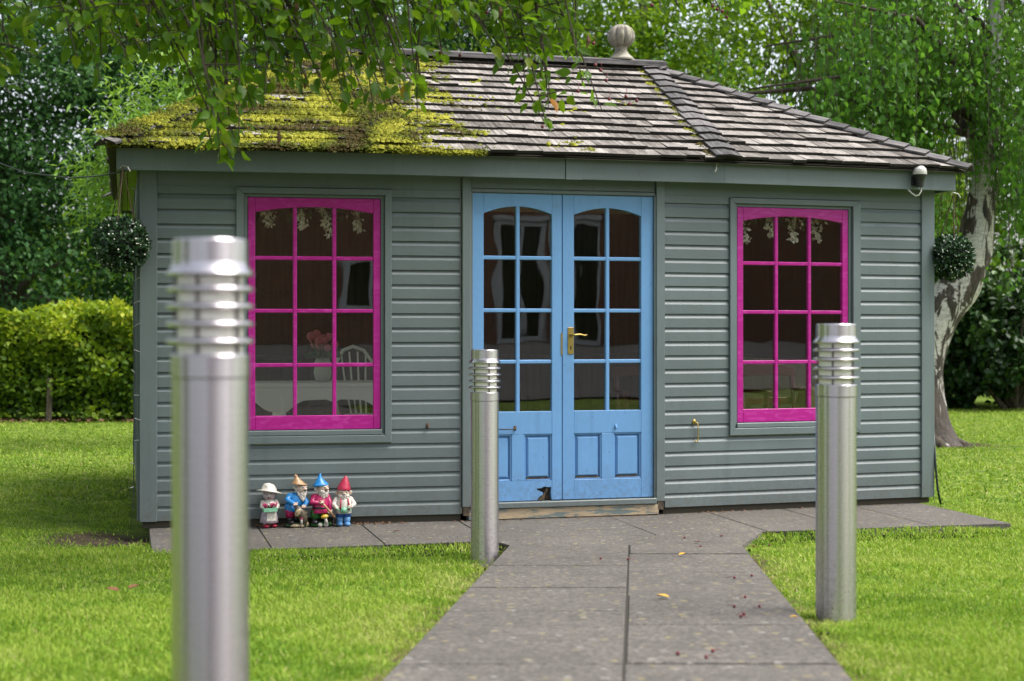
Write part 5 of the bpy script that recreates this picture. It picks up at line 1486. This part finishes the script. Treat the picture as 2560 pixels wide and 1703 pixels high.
# dark evergreen shrubs at the right
for i, (px, Y, r, hh, lb) in enumerate(((2215, 23.3, 1.25, 2.3, 'dark evergreen shrub beside the birch trunk'), (2330, 22.9, 1.2, 2.0, 'dark evergreen shrub at the right frame edge'), (2090, 24.4, 1.5, 2.6, 'dark evergreen shrub showing past the house corner'), (2450, 24.0, 1.6, 3.0, 'tall dark evergreen shrub beyond the right frame edge'))):
    g = np.random.default_rng(60 + i)
    b_ = (at(px, 0, Y)[0], Y, -.03)
    o = thing('evergreen_shrub', lb, 'shrub', b_, 0, 'dark evergreen shrubs along the right boundary')
    n_ = 5200
    cl = norm(g.normal(size=(240, 3))) * (g.random((240, 1)) ** .3) * np.array([r, r * .7, hh * .52]) + np.array([0, 0, hh * .5])
    cl = cl[cl[:, 2] > .08]
    id_ = g.integers(0, len(cl), n_)
    P = cl[id_] + g.normal(size=(n_, 3)) * .05
    V, F, tn = leaves(P, norm(g.normal(size=(n_, 3)) + np.array([0, -.3, .1])), g.normal(size=(n_, 3)) * .5 + np.array([0, -.3, 1]), g.uniform(.08, .15, n_), LEAF_OVATE, np.clip(.55 * g.random(len(cl))[id_] + .45 * g.random(n_) + .2 * (P[:, 2] / hh - .5), 0, 1))
    fast('foliage', V, F, L_SHRUB, o, tn, kind='stuff')
    m = MB()
    for k in range(7):
        e_ = cl[g.integers(0, len(cl))]; m.tube([(g.normal() * .08, g.normal() * .08, -.05), tuple(e_ * .5 + np.array([0, 0, .1])), tuple(e_)], [.05, .03, .01], 6)
    m.build('stems', BARK, o, kind='stuff')
# far wood that closes the view
g = np.random.default_rng(77); n_ = 52000
X = g.uniform(-30, 32, n_); hT = np.where(X < -2, 3.6, 5.2) + 1.6 * np.array([noise.noise(Vector((a * .25, 0, 4))) for a in X])
P = np.stack([X, 37 + g.uniform(-1.6, 1.6, n_), g.random(n_) ** .9 * hT], -1)
cn = np.array([noise.noise(Vector((p[0] * .7, p[2] * .7, 2))) for p in P])
k = cn > -.33; P, cn = P[k], cn[k]
V, F, tn = leaves(P, rnd3(len(P)) + np.array([0, 0, -.3]), rnd3(len(P)) + np.array([0, -.6, .8]), g.uniform(.16, .34, len(P)), LEAF4, np.clip(.45 + .8 * cn + g.normal(0, .18, len(P)), 0, 1))
tag(fast('far_wood', V, F, L_FAR, None, tn), 'mass of distant green woodland behind the garden', 'woodland', kind='stuff')

# ------------------------------------------------------------------ crab apple overhanging from the left foreground
cbase = (-4.2, 6.55, float(gz(6.55)) - .03)
ct = thing('crab_apple_tree', 'crab apple tree with leafy fruiting branches hanging across the top of the view', 'tree', cbase)
def cw(x, y, z): return (x - cbase[0], y - cbase[1], z - cbase[2])
m = MB(); m.tube([cw(-4.2, 6.55, .0), cw(-4.16, 6.57, .8), cw(-4.08, 6.65, 1.7), cw(-4.05, 6.7, 2.45), cw(-4.1, 6.65, 3.8), cw(-3.9, 6.75, 4.8)], [.19, .15, .14, .13, .08, .03], 14); m.build('trunk', BARK, ct, smooth=True)
limbs = [
    [(-3.52, 5.52, 2.05), (-2.5, 5.75, 2.75), (-1.3, 5.9, 2.92), (-.2, 6.05, 2.86), (.75, 6.1, 2.80), (1.35, 6.15, 2.66)],
    [(-3.52, 5.55, 2.2), (-2.4, 6.3, 3.0), (-1.2, 6.6, 3.16), (-.1, 6.7, 3.10), (.9, 6.75, 3.02)],
    [(-3.5, 5.5, 1.9), (-2.6, 5.2, 2.65), (-1.5, 5.15, 2.78), (-.5, 5.25, 2.70), (.35, 5.35, 2.62)],
    [(-3.5, 5.55, 2.3), (-2.7, 5.6, 3.3), (-1.6, 5.7, 3.7), (-.4, 5.9, 3.7)],
    [(-3.5, 5.5, 2.3), (-3.6, 6.6, 3.2), (-3.0, 7.4, 3.6), (-2.2, 8.0, 3.7)],
]
limbs = [[(-4.08 if i == 0 else x_ * 1.16, y_ + 1.15, z_ + .27) for i, (x_, y_, z_) in enumerate(L_)] for L_ in limbs]
def poly_at(pts, u):
    u = max(0, min(.9999, u)) * (len(pts) - 1); i = int(u); return Vector(pts[i]).lerp(Vector(pts[i + 1]), u - i)
for L_ in limbs:
    m = MB(); m.tube([cw(*p) for p in L_], [.055 * (1 - .75 * i / (len(L_) - 1)) for i in range(len(L_))], 8); m.build('limb', BARK, ct, smooth=True)
rc = random.Random(17); gc = np.random.default_rng(17)
ENV = [(-80, 190), (0, 205), (40, 225), (90, 150), (160, 150), (230, 190), (290, 165), (340, 150), (400, 160), (440, 205), (480, 330), (520, 372), (560, 345), (600, 235), (660, 205), (720, 215), (770, 245), (820, 235), (870, 240), (920, 260), (960, 265), (1000, 150), (1060, 110), (1120, 130), (1180, 165), (1230, 250), (1265, 290), (1300, 175), (1350, 200), (1400, 265), (1440, 260), (1480, 215), (1515, 85), (1560, 45), (1620, 40), (1690, 45), (1720, 10)]
def env(px):
    for (a, b), (c, d) in zip(ENV[:-1], ENV[1:]):
        if a <= px <= c: return b + (d - b) * (px - a) / (c - a)
    return 20
LP, LD, LN_, LS, LT = [], [], [], [], []
twm = MB()
def leafy(pts, step=.030, size=.062, start=.15, tone0=.5, fruit=None):
    """leaves along a twig polyline"""
    pts = [Vector(p) for p in pts]
    tot = sum((pts[i + 1] - pts[i]).length for i in range(len(pts) - 1))
    n2 = max(3, int(tot * (1 - start) / step))
    for k in range(n2):
        u = start + (1 - start) * (k + rc.random() * .5) / n2
        p = poly_at(pts, u); d = (poly_at(pts, min(1, u + .05)) - poly_at(pts, max(0, u - .05))).normalized()
        sd = Vector((rc.gauss(0, 1), rc.gauss(0, 1), rc.gauss(0, .4))); sd = (sd - d * sd.dot(d)).normalized()
        dd = (d * rc.uniform(.1, .8) + sd * rc.uniform(.5, 1.2) + Vector((0, 0, -rc.uniform(.0, .9)))).normalized()
        st = p + dd * rc.uniform(.012, .03)
        q_ = st + dd * .03
        if 1362 < at_x(q_) < 1500 and 26 < at_y(q_) < 142: continue
        LP.append(st); LD.append(dd); LN_.append(Vector((rc.gauss(0, .7), rc.gauss(-.3, .7), rc.gauss(.8, .5)))); LS.append(size * rc.uniform(.62, 1.2))
        LT.append(min(.96, max(0, tone0 + rc.gauss(0, .22))) if rc.random() > .003 else 1.0)
def hang(px, py, Y, li=None, tone0=None, dens=1.0):
    Y += 1.15
    tip = Vector(at(px, py, Y))
    li = limbs[min(range(3), key=lambda i: abs(limbs[i][2][1] - Y))] if li is None else li
    rx = tip.x - rc.uniform(.05, .65)
    best = min((abs(poly_at(li, u / 60).x - rx), u / 60) for u in range(61))[1]
    root = poly_at(li, best)
    mid = root.lerp(tip, .5) + Vector((rc.uniform(-.06, .12), rc.gauss(0, .06), rc.uniform(.08, .26)))
    pts = [root, root.lerp(mid, .55) + Vector((0, 0, .05)), mid, mid.lerp(tip, .55) + Vector((rc.gauss(0, .02), 0, .02)), tip]
    if any(1380 < at_x(poly_at(pts, q / 12)) < 1485 and 30 < at_y(poly_at(pts, q / 12)) < 138 for q in range(13)): return
    twm.tube([cw(*p) for p in pts], [.0085, .0068, .0055, .0042, .0026], 5, cap=False)
    t0 = rc.uniform(.25, .7) if tone0 is None else tone0
    leafy(pts, .038 / dens, .072, start=.12, tone0=t0)
    for k in range(rc.randint(2, 4)):
        u = rc.uniform(.25, .9); s_ = poly_at(pts, u)
        e_ = s_ + Vector((rc.gauss(0, .17), rc.gauss(0, .15), -rc.uniform(-.05, .12)))
        if at_y(e_) > env(at_x(e_)) + 14: continue
        twm.tube([cw(*s_), cw(*(s_.lerp(e_, .5) + Vector((0, 0, .02)))), cw(*e_)], [.004, .003, .002], 4, cap=False)
        leafy([s_, s_.lerp(e_, .5), e_], .028 / dens, .072, start=.2, tone0=t0)
def at_x(p): return 1178 + 3442 * p.x / p.y
def at_y(p): return 752 - 3442 * (p.z - 1.24) / p.y
for i in range(180):
    r_ = rc.random()
    px = rc.uniform(-90, 380) if r_ < .19 else (rc.uniform(380, 1010) if r_ < .72 else (rc.uniform(1010, 1500) if r_ < .96 else rc.uniform(1480, 1720)))
    if 1330 < px < 1500: continue
    u = rc.random()
    py = env(px) * (.16 + .86 * u ** .75)
    hang(px, py, rc.uniform(5.2, 6.9) if px < 1100 else rc.uniform(5.8, 6.8))
for (px, py, Y) in ((515, 350, 5.6), (545, 315, 5.7), (490, 340, 5.6), (530, 285, 5.6), (20, 215, 5.5), (8, 190, 5.6), (1255, 285, 6.0), (1262, 250, 6.1), (1420, 282, 6.1), (1385, 255, 6.1), (1462, 232, 6.2), (1440, 215, 6.2), (960, 268, 5.8), (905, 255, 5.8), (795, 240, 5.7), (770, 235, 5.7), (1340, 190, 6.1), (1675, 32, 6.3), (1640, 18, 6.3), (285, 150, 5.6), (230, 185, 5.6), (610, 215, 5.6), (640, 190, 5.7), (700, 200, 5.8)):
    hang(px, py, Y, dens=.9)
for (px, py, Y) in ((505, 372, 5.5), (530, 366, 5.55), (552, 352, 5.6), (518, 340, 5.5), (1418, 285, 5.9), (1258, 292, 5.9)):
    hang(px, py, Y, dens=1.25, tone0=.72)
# the crown above the picture (it shades the left of the house)
for i in range(210):
    li = rc.choice(limbs); p = poly_at(li, rc.uniform(.1, 1)); 
    e_ = p + Vector((rc.gauss(0, .5), rc.gauss(0, .45), rc.uniform(.05, .8)))
    if at_y(e_) > -60: continue
    md = p.lerp(e_, .5) + Vector((0, 0, .08))
    twm.tube([cw(*p), cw(*md), cw(*e_)], [.008, .005, .002], 4, cap=False)
    leafy([p, md, e_], .026, .072, .15, rc.uniform(.2, .6))
n_ = len(LP)
A3 = lambda q: np.array([tuple(v) for v in q])
V, F, tn = leaves(A3(LP) - np.array(cbase), A3(LD), A3(LN_), np.array(LS), LEAF_OVATE, np.array(LT))
fast('foliage', V, F, L_CRAB, ct, tn, smooth=True, kind='stuff')
twm.build('twigs', TWIG, ct, kind='stuff')
for (px, py) in ((1370, 150), (1382, 162), (1395, 185), (1402, 228), (1440, 222), (1448, 240), (1465, 232), (1352, 96), (1366, 100), (1330, 210), (1255, 282), (1248, 292), (1120, 30), (1150, 38), (1650, 22), (1662, 26), (1640, 14), (1672, 40), (1690, 12), (860, 46), (905, 60), (1058, 128), (1012, 122), (1500, 12)):
    Y = rc.uniform(6.9, 7.3); p = at(px, py, Y); m = MB(); m.ell((0, 0, 0), (.0085, .0085, .009), nu=8, nv=6); m.tube([(0, 0, .008), (.004, 0, .022), (.002, 0, .040)], .0012, 4)
    o = m.build('crab_apple', BERRY, ct, smooth=True); o.location = cw(*p)
# dead brown leaf clusters caught in the twigs
for (px, py, h_) in ((680, 30, .05), (702, 205, .07), (640, 335, .07), (490, 55, .04), (1150, 40, .05), (1352, 110, .06)):
    p = at(px, py, 6.85); m = MB(); m.tube([(0, 0, h_), (.006, 0, h_ * .5), (-.004, 0, 0)], [.004, .011, .003], 5); o = m.build('withered_leaf', DEADL, ct); o.location = cw(*p)

# ------------------------------------------------------------------ brick building behind the camera (seen in the panes)
def bw(x, y): return L2W(x, y)
bk_y = -27.0
bx_, by_ = bw(5.2, bk_y)
gb = float(gz(-4.5)) - .05
bh = thing('brick_building', 'red brick building with white framed bay doors reflected in the glass', 'building', (bx_, by_, gb), TH)
m = MB()
ops = [(1.0, 2.35, .12, 3.2), (2.45, 3.8, .12, 3.2), (-3.4, -2.0, .9, 2.2), (-6.4, -5.0, .9, 2.2), (6.0, 7.4, .9, 2.2), (-3.4, -2.0, 3.6, 4.8), (6.0, 7.4, 3.6, 4.8)]
xs_ = [-12.0, -6.4, -5.0, -3.4, -2.0, 1.0, 2.35, 2.45, 3.8, 6.0, 7.4, 30.0]; zs_ = [-.3, .12, .9, 2.2, 3.2, 3.6, 4.8, 5.4]
for i in range(len(xs_) - 1):
    for j in range(len(zs_) - 1):
        cx_, cz_ = (xs_[i] + xs_[i + 1]) / 2, (zs_[j] + zs_[j + 1]) / 2
        if not any(a < cx_ < b and c < cz_ < d for a, b, c, d in ops):
            m.add([(xs_[i], 0, zs_[j]), (xs_[i + 1], 0, zs_[j]), (xs_[i + 1], 0, zs_[j + 1]), (xs_[i], 0, zs_[j + 1])], [(0, 1, 2, 3)])
m.add([(-12, 0, -.3), (-12, -7, -.3), (-12, -7, 5.4), (-12, 0, 5.4)], [(0, 1, 2, 3)]); m.add([(30, 0, -.3), (30, -7, -.3), (30, -7, 5.4), (30, 0, 5.4)], [(0, 1, 2, 3)])
m.build('wall', BRICK, bh, fixn=False)
m = MB(); m.add([(-12.3, .35, 5.38), (30.3, .35, 5.38), (30.3, -3.5, 7.4), (-12.3, -3.5, 7.4), (-12.3, -7.4, 5.38), (30.3, -7.4, 5.38)], [(0, 1, 2, 3), (3, 2, 5, 4)]); m.build('roof', SLATE, bh, fixn=False)
for (a, b, c, d) in ops:
    m = MB(); e = .12
    m.box(a, a + e, -.12, .05, c, d); m.box(b - e, b, -.12, .05, c, d); m.box(a + e, b - e, -.12, .05, c, c + e); m.box(a + e, b - e, -.12, .05, d - e, d)
    mid = (a + b) / 2; m.box(mid - .06, mid + .06, -.11, .045, c + e, d - e)
    if d - c > 2: m.box(a - .06, b + .06, -.10, .12, d + .01, d + .13)
    f_ = m.build('window', WHITE, bh); MB().box(a + e, b - e, -.10, -.09, c + e, d - e).build('pane', DARKGLASS, f_)

# ------------------------------------------------------------------ small things lying about
def on_path(px, py):
    u_ = (py - 752) / 3442 - .0587; Y = .741 / u_; return ((px - 1178) / 3442 * Y, Y)
seedb = random.Random(3)
for (px, py) in ((1730, 1330), (1712, 1420), (1690, 1402), (1748, 1402), (1715, 1380), (1640, 1506), (1625, 1520), (1705, 1425), (1560, 1512), (1382, 1290), (1445, 1292), (1690, 1335), (1770, 1260), (1735, 1262), (1575, 1240), (1660, 1236), (1612, 1262)):
    X, Y = on_path(px, py)
    z0 = (pz(0, Y) if Y < 8.47 else .0)
    if Y >= 8.47:
        Y = 1.24 * 3442 / (py - 752); X = (px - 1178) / 3442 * Y
    m = MB(); m.ell((0, 0, .0058), (.0062, .0062, .0062), nu=8, nv=6); a_ = seedb.random() * 6.28; m.tube([(0.006 * math.cos(a_), .006 * math.sin(a_), .010), (.02 * math.cos(a_), .02 * math.sin(a_), .008), (.034 * math.cos(a_), .034 * math.sin(a_), .003)], .001, 4)
    o = m.build('fallen_crab_apple', BERRY, smooth=True); o.location = (X, Y, z0 + .001)
    tag(o, 'tiny dark red crab apple fallen on the grey paving', 'crab apple', 'crab apples fallen on the paving')
YL = M0('yellow_fallen_leaf', (.55, .30, .02), .6); BRL = M0('brown_fallen_leaf', (.16, .06, .025), .7)
for (px, py, s_, mt, lb) in ((1562, 1283, .036, YL, 'small orange fallen leaf on the path near the apron'), (1540, 1382, .040, YL, 'yellow fallen leaf in the middle of the path'), (1816, 1428, .022, YL, 'pale yellow fallen petal at the right path edge'), (1598, 1252, .030, BRL, 'brown curled leaf on the paving before the doors'),
                             (272, 1372, .050, BRL, 'rusty fallen leaf on the left lawn'), (295, 1366, .045, BRL, 'rusty fallen leaf pair mate on the left lawn'), (866, 1202, .05, YL, 'yellow leaf against the wall foot near the gnomes'), (905, 1226, .028, BRL, 'small brown leaf on the left apron')):
    if py < 1245 and px < 1170 or py <= 1240:
        Y = 1.24 * 3442 / (py - 752); X = (px - 1178) / 3442 * Y; z0 = .004
    else:
        X, Y = on_path(px, py); z0 = pz(0, Y) + (.004 if px > 900 else .012)
    g = np.random.default_rng(px); a_ = g.random() * 6.28
    V, F, tn = leaves(np.zeros((1, 3)), np.array([[math.cos(a_), math.sin(a_), .15]]), np.array([[0, 0, 1.0]]), np.array([s_ * 1.4]), LEAF_OVATE, np.array([.5]))
    V2 = V + np.array([0, 0, .0015])
    o = fast('fallen_leaf', np.vstack([V, V2]), np.vstack([F[:, ::-1], F + len(V)]), mt); o.location = (X, Y, z0 + .004)
    tag(o, lb, 'leaf')
# crumbs of moss and dead leaves swept against the wall by the gnomes
m = MB()
for _ in range(420):
    x_ = random.choice((random.uniform(-2.05, -1.05), random.uniform(-2.4, 2.5)))
    y_ = wfront(x_) - .012 - abs(random.gauss(0, .03)); wx, wy = L2W(x_, y_); s_ = random.uniform(.004, .013); a_ = random.random() * 6.28
    m.add([(wx + s_ * math.cos(a_), wy + s_ * math.sin(a_), .003), (wx + s_ * math.cos(a_ + 2), wy + s_ * math.sin(a_ + 2), .004 + s_ * .6), (wx + s_ * math.cos(a_ + 4), wy + s_ * math.sin(a_ + 4), .003)], [(0, 1, 2)])
tag(m.build('wall_foot_litter', DEADL), 'brown leaf crumbs swept along the wall foot', 'leaf litter', kind='stuff')
